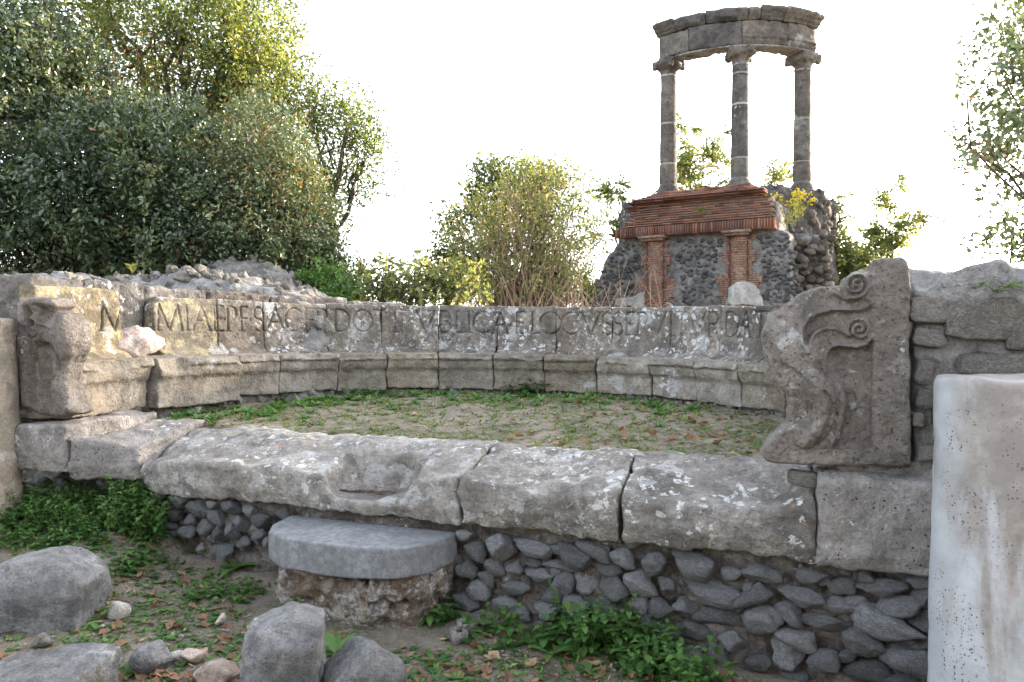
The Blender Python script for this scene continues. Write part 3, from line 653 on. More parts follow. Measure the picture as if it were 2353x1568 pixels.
def left_h(S, Zs):
    q = lambda pts: dline(conv(pts, z1), S, Zs)
    H = np.zeros(S.shape)
    g = lambda c, rx, ry: np.exp(-((S - fac(*z1(c), NLF)[0]) / (rx * UNL)) ** 2 - ((Zs - fac(*z1(c), NLF)[2]) / (ry * UNL)) ** 2)
    H += .06 * g((510, 620), 70, 130) + .05 * g((560, 1110), 50, 60) - .075 * g((310, 880), 90, 200) + .045 * g((440, 960), 40, 150) - .05 * g((340, 500), 90, 34)
    H += .035 * np.exp(-(q([(160, 420), (175, 700), (185, 1080)]) / (34 * UNL)) ** 4) - .05 * np.exp(-(q([(212, 440), (222, 700), (232, 1080)]) / (15 * UNL)) ** 2)
    H += .04 * np.exp(-(q([(230, 500), (300, 545), (400, 560), (470, 620)]) / (11 * UNL)) ** 2) - .04 * np.exp(-(q([(235, 700), (330, 690), (420, 740), (450, 830)]) / (14 * UNL)) ** 2)
    H += .032 * np.exp(-(q(spiral((250, 610), 56, 1.6, 0, 1)) / (11 * UNL)) ** 2)
    H += .05 * np.exp(-(q([(230, 400), (330, 385), (410, 400)]) / (38 * UNL)) ** 2) - .04 * g((330, 460), 40, 26)
    H -= .03 * np.exp(-(q([(360, 690), (440, 760), (470, 830), (430, 920)]) / (14 * UNL)) ** 2)
    return H
LEFT = [(126, 480), (134, 405), (190, 378), (300, 372), (400, 374), (432, 395), (434, 428), (408, 450), (398, 464), (450, 468), (500, 482), (550, 540), (572, 610), (574, 680), (556, 760), (522, 806), (505, 860), (497, 930), (512, 1000), (548, 1060), (586, 1110), (598, 1150), (560, 1168), (470, 1174), (380, 1172), (250, 1152), (180, 1120), (152, 1050), (142, 900), (130, 700)]
armrest('carved_armrest', [z1(p) for p in LEFT], left_h, M_ARM, 'weathered bulging stone armrest, its carving worn away, beside the broken slab with letter M', NLF, .17, 84, .05, .95)
# ------------------------------------------------------------------ round step in front of the podium
step = root('stone_step', fw(np.array((3., -.2, EYE - 1.78))), 'smooth grey rounded step slab on a mossy rubble base before the podium', 'stone step')
SP = [(2.41, .03), (2.415, -.07), (2.46, -.22), (2.57, -.36), (2.74, -.425), (3.08, -.445), (3.33, -.425), (3.49, -.34), (3.57, -.2), (3.60, .03)]
def fn(S, Nn, Zs):
    d = dpoly(SP, *np.broadcast_arrays(S[:, :, 0], Nn[:, :, 0]))[:, :, None]
    d = smax(d, Zs - (EYE - 1.235), .014); d = smax(d, EYE - 1.415 + .012 * fbm(S, Nn, 0 * S, 6, 2, 2) - Zs, .02)
    return d + .0008 * fbm(S, Nn, Zs, 14, 2, 5)
V, F = nets(fn, (2.36, -.50, EYE - 1.46), (3.66, .07, EYE - 1.20), .0085); mesh('step_slab', fw(V), F[:, ::-1], M_STEP, step)
def fn(S, Nn, Zs):
    d = dpoly(SP, *np.broadcast_arrays(S[:, :, 0], Nn[:, :, 0]))[:, :, None] + .025
    d = smax(d + .25 * np.clip(EYE - 1.55 - Zs, 0, .3), Zs - (EYE - 1.405), .02); d = smax(d, EYE - 1.95 - Zs, .02)
    return d + .055 * fbm(S, Nn, Zs, 5, 3, 8) + .05 * np.abs(fbm(S, Nn, Zs, 9, 3, 5))
V, F = nets(fn, (2.32, -.50, EYE - 1.98), (3.68, .09, EYE - 1.37), .0145); mesh('rubble_base', fw(V), F[:, ::-1], M_MOSS, step)
for q in range(0):
    s = random.uniform(2.5, 3.5); z = random.uniform(-1.74, -1.46); a = random.uniform(.05, .085)
    nn = -.395 + .3 * max(0, abs(s - 3.0) - .3) ** 1.3
    inst('stone', random.choice(PALE), fw(np.array((s, nn + .03, z + EYE))), (random.random() * .5, random.random() * 6, FANG), (a * 1.3, .05, a * .8), step)

# ------------------------------------------------------------------ rubble wall right of the armrest
pier = root('rubble_wall', fw(np.array((-.5, .5, EYE - .73))), 'mortared rubble wall with pale stones and ivy beside the tall carved armrest', 'wall')
def fn(S, Nn, Zs):
    top = EYE + .245 - .03 * sstep(-.35, -.75, S) + .09 * fbm(S, Nn, 0 * S, 3.4, 3, 4)
    d = smax(Zs - top, .035 - Nn, .05); d = smax(d, np.maximum(-1.75 - S, S - (-.012 + .36 * sstep(EYE - .655, EYE - .675, Zs))), .02); d = smax(d, Nn - 1.1, .05)
    d = np.maximum(d, EYE - .80 - Zs)
    return d + .012 * fbm(S, Nn, Zs, 6, 3, 6) + .02 * np.abs(fbm(S, Nn, Zs, 14, 3, 7))
V, F = nets(fn, (-1.8, -.06, EYE - .82), (.4, 1.15, EYE + .38), .0165); mesh('mortar_core', fw(V), F[:, ::-1], M_MORTG, pier)
for (x, y, w, h, a) in [(1720, 455, 240, 180, 5), (2080, 520, 480, 270, -5), (1720, 640, 200, 130, 10), (2170, 830, 460, 170, 2), (1690, 870, 110, 170, 15), (1690, 1050, 100, 140, 10), (1640, 1190, 70, 90, 0), (1770, 1150, 60, 150, 0), (870, 1590, 190, 100, 3), (2330, 620, 180, 200, 0), (2350, 1050, 260, 200, 0), (2000, 1050, 200, 160, 0), (2050, 1300, 260, 170, 0), (1720, 1420, 140, 110, 0), (2300, 1400, 260, 160, 0)]:
    px, py = 1547 + .3425 * x, 557 + .3425 * y
    face_stone(pier, px, py, w * .38, h * .38, a, n=.005, thick=.06, meshes=SQUARE)
for q in range(26):
    a = random.uniform(.05, .12)
    inst('stone', random.choice(PALE), fw(np.array((random.uniform(-1.6, -.08), random.uniform(.15, 1.0), EYE + .19 + random.uniform(-.03, .03)))), (random.random(), random.random(), random.random() * 6), (a * 1.3, a, a * .6), pier)

# ------------------------------------------------------------------ columns at the picture's edges
def shaft(name, c, r, z0, z1, lean, mat, label, taper=.03, seed=0, h=.0165):
    zc = (z0 + z1) / 2
    def fn(X, Y, Zs):
        d = np.hypot(X - lean[0] * (Zs - z1 + c[2]), Y - lean[1] * (Zs - z1 + c[2])) - (r + taper * (z1 - c[2] - Zs))
        d = smax(d, np.abs(Zs - (zc - c[2])) - (z1 - z0) / 2 + .012 * fbm(X, Y, 0 * X, 8, 2, seed), .016)
        return d + .004 * fbm(X, Y, Zs, 5, 3, seed + 1) + .004 * np.abs(fbm(X, Y, Zs, 14, 3, seed + 2))
    e = r + .1
    V, F = nets(fn, (-e - .1, -e, z0 - c[2] - .05), (e + .1, e, z1 - c[2] + .05), h)
    o = mesh(name, V, F, mat); o.location = c
    return tag(o, label, 'column')
mp = P(2330, 1000, 2.95)
def fix(F): return F
shaft('marble_column', (mp.x, mp.y, EYE - 1.95), .285, EYE - 1.98, EYE - .205, (.0, 0), M_MARBLE, 'broken white marble column shaft with brown stains at the right edge of the picture', .012, 3)
lp = P(-52, 900, 4.95)
shaft('stone_column', (lp.x, lp.y, EYE - 1.75), .222, EYE - 1.75, EYE + .062, (-.022, 0), M_COLL, 'brown stained column shaft at the left edge beside the worn armrest', .012, 6)

# ------------------------------------------------------------------ blocks and ruins behind the bench on the left
def ring_block(parent, x0, x1, zt, zb, r0, r1, seed, mat, name='wall_block'):
    rm = (r0 + r1) / 2
    a0 = -ring_theta(x0, r0) * rm; a1 = -ring_theta(x1, r0) * rm
    def fn(A, R, Zs):
        d = smax(np.maximum(a0 - A, A - a1), np.maximum(r0 - R, R - r1), .04); d = smax(d, np.maximum(Zs - zt, zb - Zs), .04)
        return d + .012 * fbm(A, R, Zs, 6, 3, seed) + .006 * np.minimum(fbm(A, R, Zs, 26, 2, seed + 3), 0) * 3
    V, F = nets(fn, (a0 - .04, r0 - .05, zb - .04), (a1 + .04, r1 + .05, zt + .05), .0165)
    return mesh(name, bend(V, rm), F, mat, parent)
ow = root('outer_block_wall', (-3.4, 6.6, EYE - .7), 'row of large pitted tuff blocks standing behind the bench backrest on the left', 'wall')
for q, (x0, x1, zt) in enumerate([(70, 196, .335), (196, 331, .335), (335, 480, .315), (480, 622, .305), (624, 800, .292), (800, 930, .25)]):
    ring_block(ow, x0, x1, zt, -.70, RB + .135, RB + .45, 120 + q, M_ARM)
def lump(name, prof, depth, thick, zb, mat, label, cat, seed, rough=.07, stones=0, meshes=PALE, h=.035, size=(.05, .12), xr=None, parent=None):
    """a ruined wall: ridge line given in pixels at a depth, real thickness behind it"""
    pts = [P(x, y, depth) for x, y in prof]
    xs = np.array([p.x for p in pts]); zs = np.array([p.z for p in pts])
    rt = root(name, (float(xs.mean()), depth, zb), label, cat)
    def fn(X, Y, Zs):
        top = np.interp(X[:, 0, 0], xs, zs)[:, None, None]
        d = smax((Zs - top) * .8, np.maximum(depth - .45 * (top - Zs) - Y, Y - depth - thick), .12)
        d = smax(d, np.maximum(xs[0] - X, X - xs[-1]), .05); d = np.maximum(d, zb - Zs)
        return d + rough * fbm(X, Y, Zs, 4, 3, seed) + .9 * rough * np.abs(fbm(X, Y, Zs, 9, 3, seed + 1))
    V, F = nets(fn, (xs[0] - .1, depth - .6, zb - .05), (xs[-1] + .1, depth + thick + .15, zs.max() + .15), h)
    mesh('mortar_core', V, F, M_MORTG if mat is None else mat, rt)
    r = np.random.default_rng(seed)
    vis = V[(V[:, 1] < depth + thick * .8) & (V[:, 2] > EYE - .1)] if stones else V
    for q in range(stones):
        p = vis[r.integers(len(vis))]; a = r.uniform(*size)
        inst('stone', meshes[r.integers(len(meshes))], p - (0, 0, a * .25), tuple(r.random(3) * 6), (a * 1.25, a, a * .85), rt)
    return rt
lump('ruined_wall', [(140, 640), (185, 628), (300, 629), (420, 622), (470, 625), (520, 630), (600, 645), (640, 655), (700, 675), (745, 695), (760, 730)], 7.6, .9, EYE - .9, None, 'low ruined rubble wall with a jagged top behind the bench on the left', 'ruined wall', 140, .07, 210, size=(.035, .09))
lump('rubble_mound', [(440, 640), (458, 605), (478, 592), (520, 588), (560, 590), (600, 604), (640, 622), (662, 640), (690, 670)], 8.9, 1.0, EYE - .9, None, 'rounded heap of rubble masonry rising above the ruined wall before the trees', 'rubble mound', 150, .07, 110, size=(.03, .08))
lump('rubble_stump', [(52, 640), (60, 622), (80, 616), (110, 618), (140, 622), (152, 632), (165, 650)], 7.3, .5, EYE - .5, None, 'small stump of rubble masonry above the worn armrest at left', 'ruined wall', 160, .05, 22)
lump('ruined_wall_end', [(-60, 640), (-20, 640), (20, 648), (46, 652), (60, 664)], 6.6, .5, EYE - .9, M_MORT, 'dark undercut wall end at the left edge behind the brown column', 'ruined wall', 170, .05, 24)
ob = P(16, 800, 6.25)

# ------------------------------------------------------------------ single rocks lying about
def rock(name, x, y, w, h, dep, yaw, mat, label, seed, d=None, sub=4, cuts=9, rough=.05, sink=.12, sharp=10., tilt=(0, 0)):
    """x,y pixel of the foot centre, w,h size in pixels at depth dep"""
    V, F = rock_verts(seed, sub, cuts, rough, sharp)
    a = w * dep / FPX / 2; c = h * dep / FPX / 2; b = d if d else a * .75
    V = V * (a, b, c); p = P(x, y, dep); g = float(gz(p.x, p.y))
    o = mesh(name, V, F, mat); o.location = (p.x, p.y + b * .5, g + c * (1 - sink)); o.rotation_euler = (tilt[0], tilt[1], yaw)
    return tag(o, label, 'rock')
def hewn(name, box, mat, label, seed, cut, h=.0125, rnd=.022, rough=.014):
    """hewn block: box=(centre px x, foot px y, depth, half sizes, yaw); cut(X,Y,Z) adds broken faces"""
    x, y, dep, (a, b, c), yaw = box; p = P(x, y, dep); g = float(gz(p.x, p.y))
    def fn(X, Y, Zs):
        d = smax(smax(np.abs(X) - a, np.abs(Y) - b, rnd), np.abs(Zs) - c, rnd)
        d = smax(d, cut(X, Y, Zs), rnd * .5)
        return d + rough * fbm(X, Y, Zs, 4.5, 3, seed) + .35 * rough * fbm(X, Y, Zs, 19, 2, seed + 1)
    V, F = nets(fn, (-a - .06, -b - .06, -c - .06), (a + .06, b + .06, c + .06), h)
    o = mesh(name, V, F, mat); o.location = (p.x, p.y, g + c - .05); o.rotation_euler[2] = yaw
    return tag(o, label, 'rock')
hewn('boulder', (88, 1420, 3.98, (.31, .2, .205), .12), M_ROCKB, 'large grey block with a curved broken top lying in the grass at left', 301,
     lambda X, Y, Z: np.maximum(np.maximum(.55 * X + .83 * Z - .225, 1.1 * X * X + Z - .185), (-.8 * Y + .6 * Z) - .17))
hewn('hewn_block', (75, 1640, 3.15, (.29, .2, .115), -.12), M_ROCKB, 'long grey hewn block cut by the bottom left corner', 305, lambda X, Y, Z: -.2 * X + .97 * Z - .105)
hewn('standing_block', (652, 1590, 3.2, (.165, .16, .235), .15), M_ROCKB, 'upright grey block with a chipped slanting top in front of the step', 311,
     lambda X, Y, Z: np.maximum(np.maximum(-.42 * X + .9 * Z - .205, .25 * X + .97 * Z - .222), np.maximum(-.75 * X - .6 * Y + .2 * Z - .165, -.7 * Y + .72 * Z - .2)))
rock('boulder', 832, 1610, 200, 180, 3.12, .3, M_ROCKB, 'rounded grey boulder at the bottom edge right of the upright block', 320, .16, sink=.15, rough=.06)
rock('small_rock', 338, 1548, 95, 72, 3.42, .6, M_ROCKB, 'small dark wedge shaped stone among dead leaves near the bottom left', 331, .07)
rock('small_rock', 268, 1422, 52, 40, 3.95, .2, M_ROCKP, 'white stone lying right of the large broken block', 333, .045)
rock('small_rock', 400, 1505, 40, 26, 3.55, .9, M_ROCKP, 'pale flat stone behind the small dark wedge stone', 334, .04)
rock('small_rock', 490, 1575, 105, 50, 3.3, .1, M_ROCKR, 'pinkish speckled stone at the bottom edge left of the upright block', 335, .07)
rock('small_rock', 440, 1500, 60, 34, 3.55, .4, M_ROCKR, 'low pinkish stone among dead leaves beside the pale flat stone', 336, .05)
rock('small_rock', 1268, 1545, 34, 42, 3.35, .4, M_ROCKP, 'little pale stone under the long leafed rosette at bottom right', 337, .03)
rock('small_rock', 905, 1530, 48, 50, 3.4, .5, M_ROCKB, 'grey chip leaning behind the rounded boulder', 338, .04)
rock('small_rock', 90, 1490, 40, 34, 3.62, .5, M_ROCKB, 'small grey stone before the large broken block', 339, .035)
rock('small_rock', 505, 1408, 26, 30, 4.0, .5, M_ROCKP, 'tiny white stone in the grass left of the step', 340, .03)
# broken stone lodged in the gap of the backrest
g1 = bend(np.array([[-ring_theta(305, RB) * RB, RB - .02, -.17]]), RB)[0]
V, F = rock_verts(352, 4, 14, .16)
o = mesh('gap_stone', V * (.235, .14, .145), F, M_ROCKR); o.location = g1; o.rotation_euler[2] = .5
tag(o, 'pinkish broken stone wedged in the gap of the backrest after the letter M', 'rock')
o = mesh('wall_top_stone', V * (.062, .05, .055), F, M_ROCKP); o.location = P(540, 662, 7.35); tag(o, 'white stone sitting on the ruined wall above the inscription', 'rock')
# cobbles at the foot of the left bench
for k, (x, y, w, lab) in enumerate([(300, 955, 46, 'rough pale stone propping the first seat block at left'), (445, 945, 40, 'flat dark stone under the second seat block at left'), (335, 972, 22, 'small stone before the joint of the first two seat blocks'), (1582, 934, 20, 'small grey stone on the floor before the bench at right')]):
    p = gpt(x, y + 8); V, F = rock_verts(360 + k, 3, 8, .08); a = w * p.y / FPX / 2
    o = mesh('small_rock', V * (a, a * .8, a * .55), F, M_ROCKB if k in (1, 3) else M_ROCKR); o.location = (p.x, p.y, p.z + a * .3); o.rotation_euler[2] = k * 1.3
    tag(o, lab, 'rock')
# two hollow clay blocks below the podium
def hollow(x, y, dep, yaw, label):
    p = P(x, y, dep); g = float(gz(p.x, p.y)); w, t, hh = .038, .006, .085
    b = Build(); c = np.array((0, 0, 0.))
    for sx, sy in ((1, 0), (-1, 0), (0, 1), (0, -1)):
        b.add(boxv((sx * (w - t), sy * (w - t), hh / 2), ((t if sx else w - 2 * t - .0005), 0, 0) if True else 0, (0, (t if sy else w), 0), (0, 0, hh / 2)), BOXF)
    b.add(boxv((0, 0, .012), (w - 2 * t - .001, 0, 0), (0, w - 2 * t - .001, 0), (0, 0, .008)), BOXF)
    o = b.obj('hollow_block', M_HOLLOW, None, False); o.location = (p.x, p.y, g - .015); o.rotation_euler = (.12, .06, yaw)
    tag(o, label, 'clay block')
hollow(1052, 1462, 3.95, .5, 'nearer of two small hollow square clay blocks at the podium foot')
hollow(1066, 1436, 4.06, .4, 'farther of two small hollow square clay blocks, against the podium rubble')

# ------------------------------------------------------------------ unseen tombs across the street, added behind the viewer to cut low sky light
def sky_block_tomb(x, y, w, d, h, label, seed):
    rt = root('sky_block_tomb', (x, y, EYE - 1.8), label, 'tomb'); b = Build(); z0 = EYE - 1.9
    for nm, (a, c, za, zb) in (('base', (w + .3, d + .3, 0, .45)), ('wall', (w, d, .45, h - .4)), ('cornice', (w + .35, d + .35, h - .4, h))):
        b = Build(); b.add(boxv((x, y, z0 + (za + zb) / 2), (a / 2, 0, 0), (0, c / 2, 0), (0, 0, (zb - za) / 2 - .002)), BOXF); b.obj(nm, M_BLOCK, rt, False)
sky_block_tomb(-6.2, -5.6, 5.2, 3.0, 3.7, 'tall unseen block shaped tomb across the street at left, added behind the viewer to cut low sky light', 1)
sky_block_tomb(.2, -6.0, 5.6, 3.4, 4.3, 'tallest unseen block shaped tomb across the street, added right behind the viewer to cut low sky light', 2)
sky_block_tomb(6.6, -5.2, 5.0, 3.0, 3.5, 'low unseen block shaped tomb across the street at right, added behind the viewer to cut low sky light', 3)
# ------------------------------------------------------------------ the brick and column tomb monument behind
WR = np.array((4.87, 13.2)); WL_ = np.array((2.23, 14.8)); WE = (WL_ - WR); WLEN = float(np.linalg.norm(WE)); WE = WE / WLEN
WM = np.array((-WE[1], WE[0])); WM = WM if WM[1] < 0 else -WM       # towards the camera
mon = root('column_tomb', (4.6, 14.6, EYE - .9), 'tall ruined tomb with red brick entablature and three columns carrying a curved stone beam', 'tomb')
def wp(u, m, z):                            # u along the wall from its right end, m out of the wall, z above the eye
    return np.array((WR[0] + WE[0] * u + WM[0] * m, WR[1] + WE[1] * u + WM[1] * m, EYE + z))
def wpix(x, y, m=0.):                       # pixel -> (u, z) on the wall plane
    r = ray(x, y); o = WR + WM * m
    t = (o @ WM) / (r.x * WM[0] + r.y * WM[1]); p = np.array((r.x, r.y)) * t
    return float((p - WR) @ WE), r.z * t
def wmap(V):
    out = np.empty_like(V)
    out[:, 0] = WR[0] + WE[0] * V[:, 0] + WM[0] * V[:, 1]; out[:, 1] = WR[1] + WE[1] * V[:, 0] + WM[1] * V[:, 1]; out[:, 2] = EYE + V[:, 2]
    return out
def zz(p): return (1299.7 + .2762 * p[0], 371.3 + .2762 * p[1])     # from the 2.24x enlargement
out = [wpix(*zz(p)) for p in [(150, 1400), (150, 1060), (240, 1030), (310, 900), (340, 780), (440, 700), (490, 660), (470, 560), (590, 420), (730, 300), (900, 240), (1300, 235), (1560, 235), (1760, 330), (1770, 560), (1860, 600), (1862, 760), (1866, 900), (1868, 1060), (1868, 1400)]]
def fn(U, Mm, Zs):
    d = dpoly(out, *np.broadcast_arrays(U[:, 0, :], Zs[0, 0, :][None]))[:, None, :]
    d = smax(d, np.maximum(Mm - 0., -1.2 - Mm), .03)
    return d + .03 * fbm(U, Mm, Zs, 5, 3, 2) + .015 * fbm(U, Mm, Zs, 18, 2, 3)
ulo = min(p[0] for p in out) - .1; uhi = max(p[0] for p in out) + .1
V, F = nets(fn, (ulo, -1.3, -.9), (uhi, .12, 2.75), .045)
mesh('rubble_core', wmap(V), F[:, ::-1] if (WE[0] * WM[1] - WE[1] * WM[0]) < 0 else F, M_WALLM, mon)
# round core that carries the columns, and the ragged right flank
MC = np.array((4.76, 16.25))
def fn(X, Y, Zs):
    d = np.hypot(X - MC[0], Y - MC[1]) - 2.3
    d = smax(d, Zs - (EYE + 2.70), .06)
    d2 = smax(np.maximum(np.abs(X - 5.36) - .64, np.abs(Y - 14.6) - 1.1), Zs - (EYE + 1.72 + .1 * fbm(X, Y, 0 * X, 2, 2, 5)), .1)
    d = np.minimum(d, d2); d = np.maximum(d, EYE - .9 - Zs)
    return d + .07 * fbm(X, Y, Zs, 3, 3, 21) + .05 * fbm(X, Y, Zs, 11, 3, 22)
V, F = nets(fn, (2.2, 13.6, EYE - .95), (7.3, 17.3, EYE + 2.95), .05)
mesh('round_core', V, F, M_MOND, mon)
UW = 14. / FPX
# rubble stones set in the wall panels
MLAVA = [rock_mesh('stone', 400 + i, M_LAVAD, 2, rough=.1) for i in range(6)]
r = np.random.default_rng(5)
def wall_stones(poly, n, w0=.075, w1=.15):
    us = [wpix(*zz(p))[0] for p in poly]; zs = [wpix(*zz(p))[1] for p in poly]; pl = list(zip(us, zs)); got = []
    for q in range(n * 40):
        u = r.uniform(min(us), max(us)); z = r.uniform(min(zs), max(zs)); w = r.uniform(w0, w1)
        if dpoly(pl, np.array([u]), np.array([z]))[0] > -.02: continue
        if any(((u - a) ** 2 + 1.9 * (z - b) ** 2) ** .5 < (w + c) * .43 for a, b, c in got): continue
        got.append((u, z, w)); p = wp(u, .0, z)
        inst('stone', MLAVA[r.integers(6)], p, (0, r.uniform(-.4, .4), math.atan2(-WE[1], -WE[0])), (w * .52, .05, w * r.uniform(.3, .42)), mon)
        if len(got) >= n: break
wall_stones([(905, 640), (1300, 640), (1300, 800), (1230, 960), (1225, 1190), (965, 1190), (965, 960), (905, 850)], 75)
wall_stones([(460, 690), (610, 680), (610, 900), (560, 960), (600, 1200), (170, 1200), (160, 1060), (310, 900), (340, 790)], 85)
wall_stones([(1600, 620), (1760, 590), (1860, 600), (1900, 800), (1950, 1060), (1990, 1190), (1660, 1190), (1640, 900)], 80)
FLK = [rock_mesh('stone', 430 + i, M_FLANK, 2, rough=.2) for i in range(4)]
for q in range(230):                        # ragged stones of the right flank and of the core above
    z = r.uniform(-.3, 2.65)
    if z > 1.7: a = r.uniform(-2.0, -.5); p = np.array((MC[0] + 2.3 * math.cos(a), MC[1] + 2.3 * math.sin(a), EYE + z))
    else: p = np.array((r.uniform(4.9, 6.0), 13.5, EYE + z)) if r.random() < .75 else np.array((6.0, r.uniform(13.5, 15.6), EYE + z))
    w = r.uniform(.09, .2)
    inst('stone', FLK[r.integers(4)], p, (r.uniform(-.3, .3), r.uniform(-.4, .4), r.uniform(-.5, .5)), (w * .6, .08, w * .42), mon)
# brick entablature: bricks are single pieces, boxes with their own mortar backing
bv, bf = BOXF, None
cube = mesh('brick', boxv((0, 0, 0), (1, 0, 0), (0, 1, 0), (0, 0, 1)) * (1, 1, 1), BOXF, M_BRICK, None, False); BRK = cube.data; bpy.data.objects.remove(cube)
ent = mesh('brick_entablature', np.concatenate([boxv(wp(WLEN / 2 - .18, .06, 2.19), np.append(WE * (WLEN / 2 - .24), 0), np.append(WM * .12, 0), (0, 0, .19)), boxv(wp(WLEN / 2, .06, 1.885), np.append(WE * (WLEN / 2 - .02), 0), np.append(WM * .14, 0), (0, 0, .088))]), np.concatenate([BOXF, BOXF + 8]), M_JOINTB, mon, False)
wyaw = math.atan2(-WE[1], -WE[0])
def brick(u, z, L, h, m, dep=.10):
    o = inst('brick', BRK, wp(u, m - dep, z), (0, 0, wyaw), (L / 2, dep, h / 2), None)
    o.parent = ent
    return o
def zrow(z): return z
nb = 0
z = 1.985; row = 0; CH = .045
while z < 2.37:                             # running bond of the frieze
    u = .0 + (row % 2) * .08 + .02 * random.random(); uend = WLEN - .38 - .0 * row
    u0 = .02 + max(0, (z - 2.2)) * .4
    u = u0 + (row % 2) * .07
    while u < uend:
        L = random.uniform(.13, .24); brick(u + L / 2, z + CH / 2, L - .012, CH - .012, .197 + random.uniform(-.004, .004), .08); u += L; nb += 1
    z += CH; row += 1
for k, (m, ua, ub) in enumerate([(.215, .3, WLEN - .42), (.235, .22, WLEN - .42), (.30, .18, WLEN - .4), (.33, .18, WLEN - .45), (.25, .3, WLEN - .62), (.15, .35, WLEN - .75), (.06, .42, WLEN - .9), (-.02, .5, WLEN - 1.0)]):   # cornice courses
    u = ua
    while u < ub:
        L = random.uniform(.17, .27); brick(u + L / 2, 2.385 + k * .040, L - .006, .034, m + random.uniform(-.006, .006), .16); u += L; nb += 1
u = .0
while u < WLEN - .01:                       # flat arch of upright bricks
    w = random.uniform(.045, .056)
    brick(u + w / 2, 1.885, w - .012, .185, .235 + random.uniform(-.004, .004), .11); u += w; nb += 1
for u0, k in ((WLEN - .10, 0), (WLEN - .14, 1), (WLEN - .22, 2), (WLEN - .3, 3), (WLEN - .36, 4)):   # broken left end
    brick(u0 - .12, 2.0 + k * .04, .2, .034, .2, .1)
# two engaged brick columns with impost slabs
def half_column(x, ztop, name_lab):
    u, _ = wpix(x, 640, .0); b = Build(); rr = .165
    z = -.6; k = 0
    while z < ztop:
        n = 9; off = (k % 2) * .5
        for q in range(n):
            a0 = math.pi * (q + off) / n; a1 = math.pi * (q + off + .9) / n
            ro = rr + random.uniform(-.008, .006)
            ring = []
            for rad in (rr - .07, ro):
                for zq in (z, z + .033):
                    for a in (a0, (a0 + a1) / 2, a1): ring.append(wp(u + rad * math.cos(a), .01 + rad * math.sin(a), zq))
            idx = np.array([(0, 1, 4, 3), (1, 2, 5, 4), (6, 9, 10, 7), (7, 10, 11, 8), (3, 4, 10, 9), (4, 5, 11, 10), (0, 6, 7, 1), (1, 7, 8, 2), (0, 3, 9, 6), (2, 8, 11, 5)])
            b.add(np.array(ring), idx)
        z += .046; k += 1
    hc = mesh('half_column', *core_half(u, rr - .012, ztop), M_JOINTB, mon)
    o = b.obj('brickwork', M_BRICKS, hc, False); o['kind'] = 'stuff'
    pb = Build()
    pb.add(boxv(wp(u, .16, ztop + .075), np.append(WE * .26, 0), np.append(WM * .17, 0), (0, 0, .022)), BOXF)
    pb.add(boxv(wp(u, .14, ztop + .03), np.append(WE * .215, 0), np.append(WM * .14, 0), (0, 0, .02)), BOXF)
    pb.obj('capital', M_BRICKS, hc, False)
    # brick quoins beside it
    q = Build(); z = -.6; k = 0
    while z < ztop + .0:
        for sgn in (-1, 1):
            L = .07 + .07 * ((k // 5) % 2) + (.12 if (z < .9 and z > .55) else 0)
            q.add(boxv(wp(u + sgn * (rr + L / 2), .015 + random.uniform(-.006, .006), z + .018), np.append(WE * (L / 2), 0), np.append(WM * .03, 0), (0, 0, .0165)), BOXF)
        z += .0405; k += 1
    qo = q.obj('brick_quoin', M_BRICKS, mon, False); qo['kind'] = 'stuff'
    return u
def core_half(u, rr, zt):
    th = np.linspace(0, math.pi, 15); V = []; 
    for z in (-.9, zt):
        V += [wp(u + rr * math.cos(a), .01 + rr * math.sin(a), z) for a in th]
    F = [(i, i + 1, i + 16, i + 15) for i in range(14)]
    return np.array(V), np.array(F)
uc1 = half_column(1507, 1.69, '')
uc2 = half_column(1698.5, 1.69, '')
# plaster left on the wall's foot
for pts in ([(1330, 1200), (1370, 1060), (1440, 1010), (1560, 1010), (1620, 1080), (1650, 1200)], [(400, 1210), (430, 1150), (560, 1130), (665, 1060), (668, 1210)], [(835, 1210), (850, 1170), (900, 1200), (910, 1215)]):
    pl = [wpix(*zz(p)) for p in pts]; n = len(pl); cx = np.mean(pl, 0)
    u_ = [p[0] for p in pl]; v_ = [p[1] for p in pl]
    def fn(U, Mm, Zs):
        d = dpoly(pl, *np.broadcast_arrays(U[:, 0, :], Zs[0, 0, :][None]))[:, None, :] + .03 * fbm(U, 0 * U, Zs, 7, 2, 3)
        bulge = np.sqrt(np.clip((.215) ** 2 - (U - uc2) ** 2, 0, 1))
        face = np.maximum(.05, bulge + .01 - .012 * np.abs(np.sin(np.clip((U - uc2) / .21, -1, 1) * 8)) * (bulge > 0))
        return smax(d, np.maximum(Mm - face, -.02 - Mm), .012)
    V, F = nets(fn, (min(u_) - .06, -.06, min(v_) - .06), (max(u_) + .06, .32, max(v_) + .06), .02)
    mesh('plaster_patch', wmap(V), F[:, ::-1] if (WE[0] * WM[1] - WE[1] * WM[0]) < 0 else F, M_PLASTER, mon)
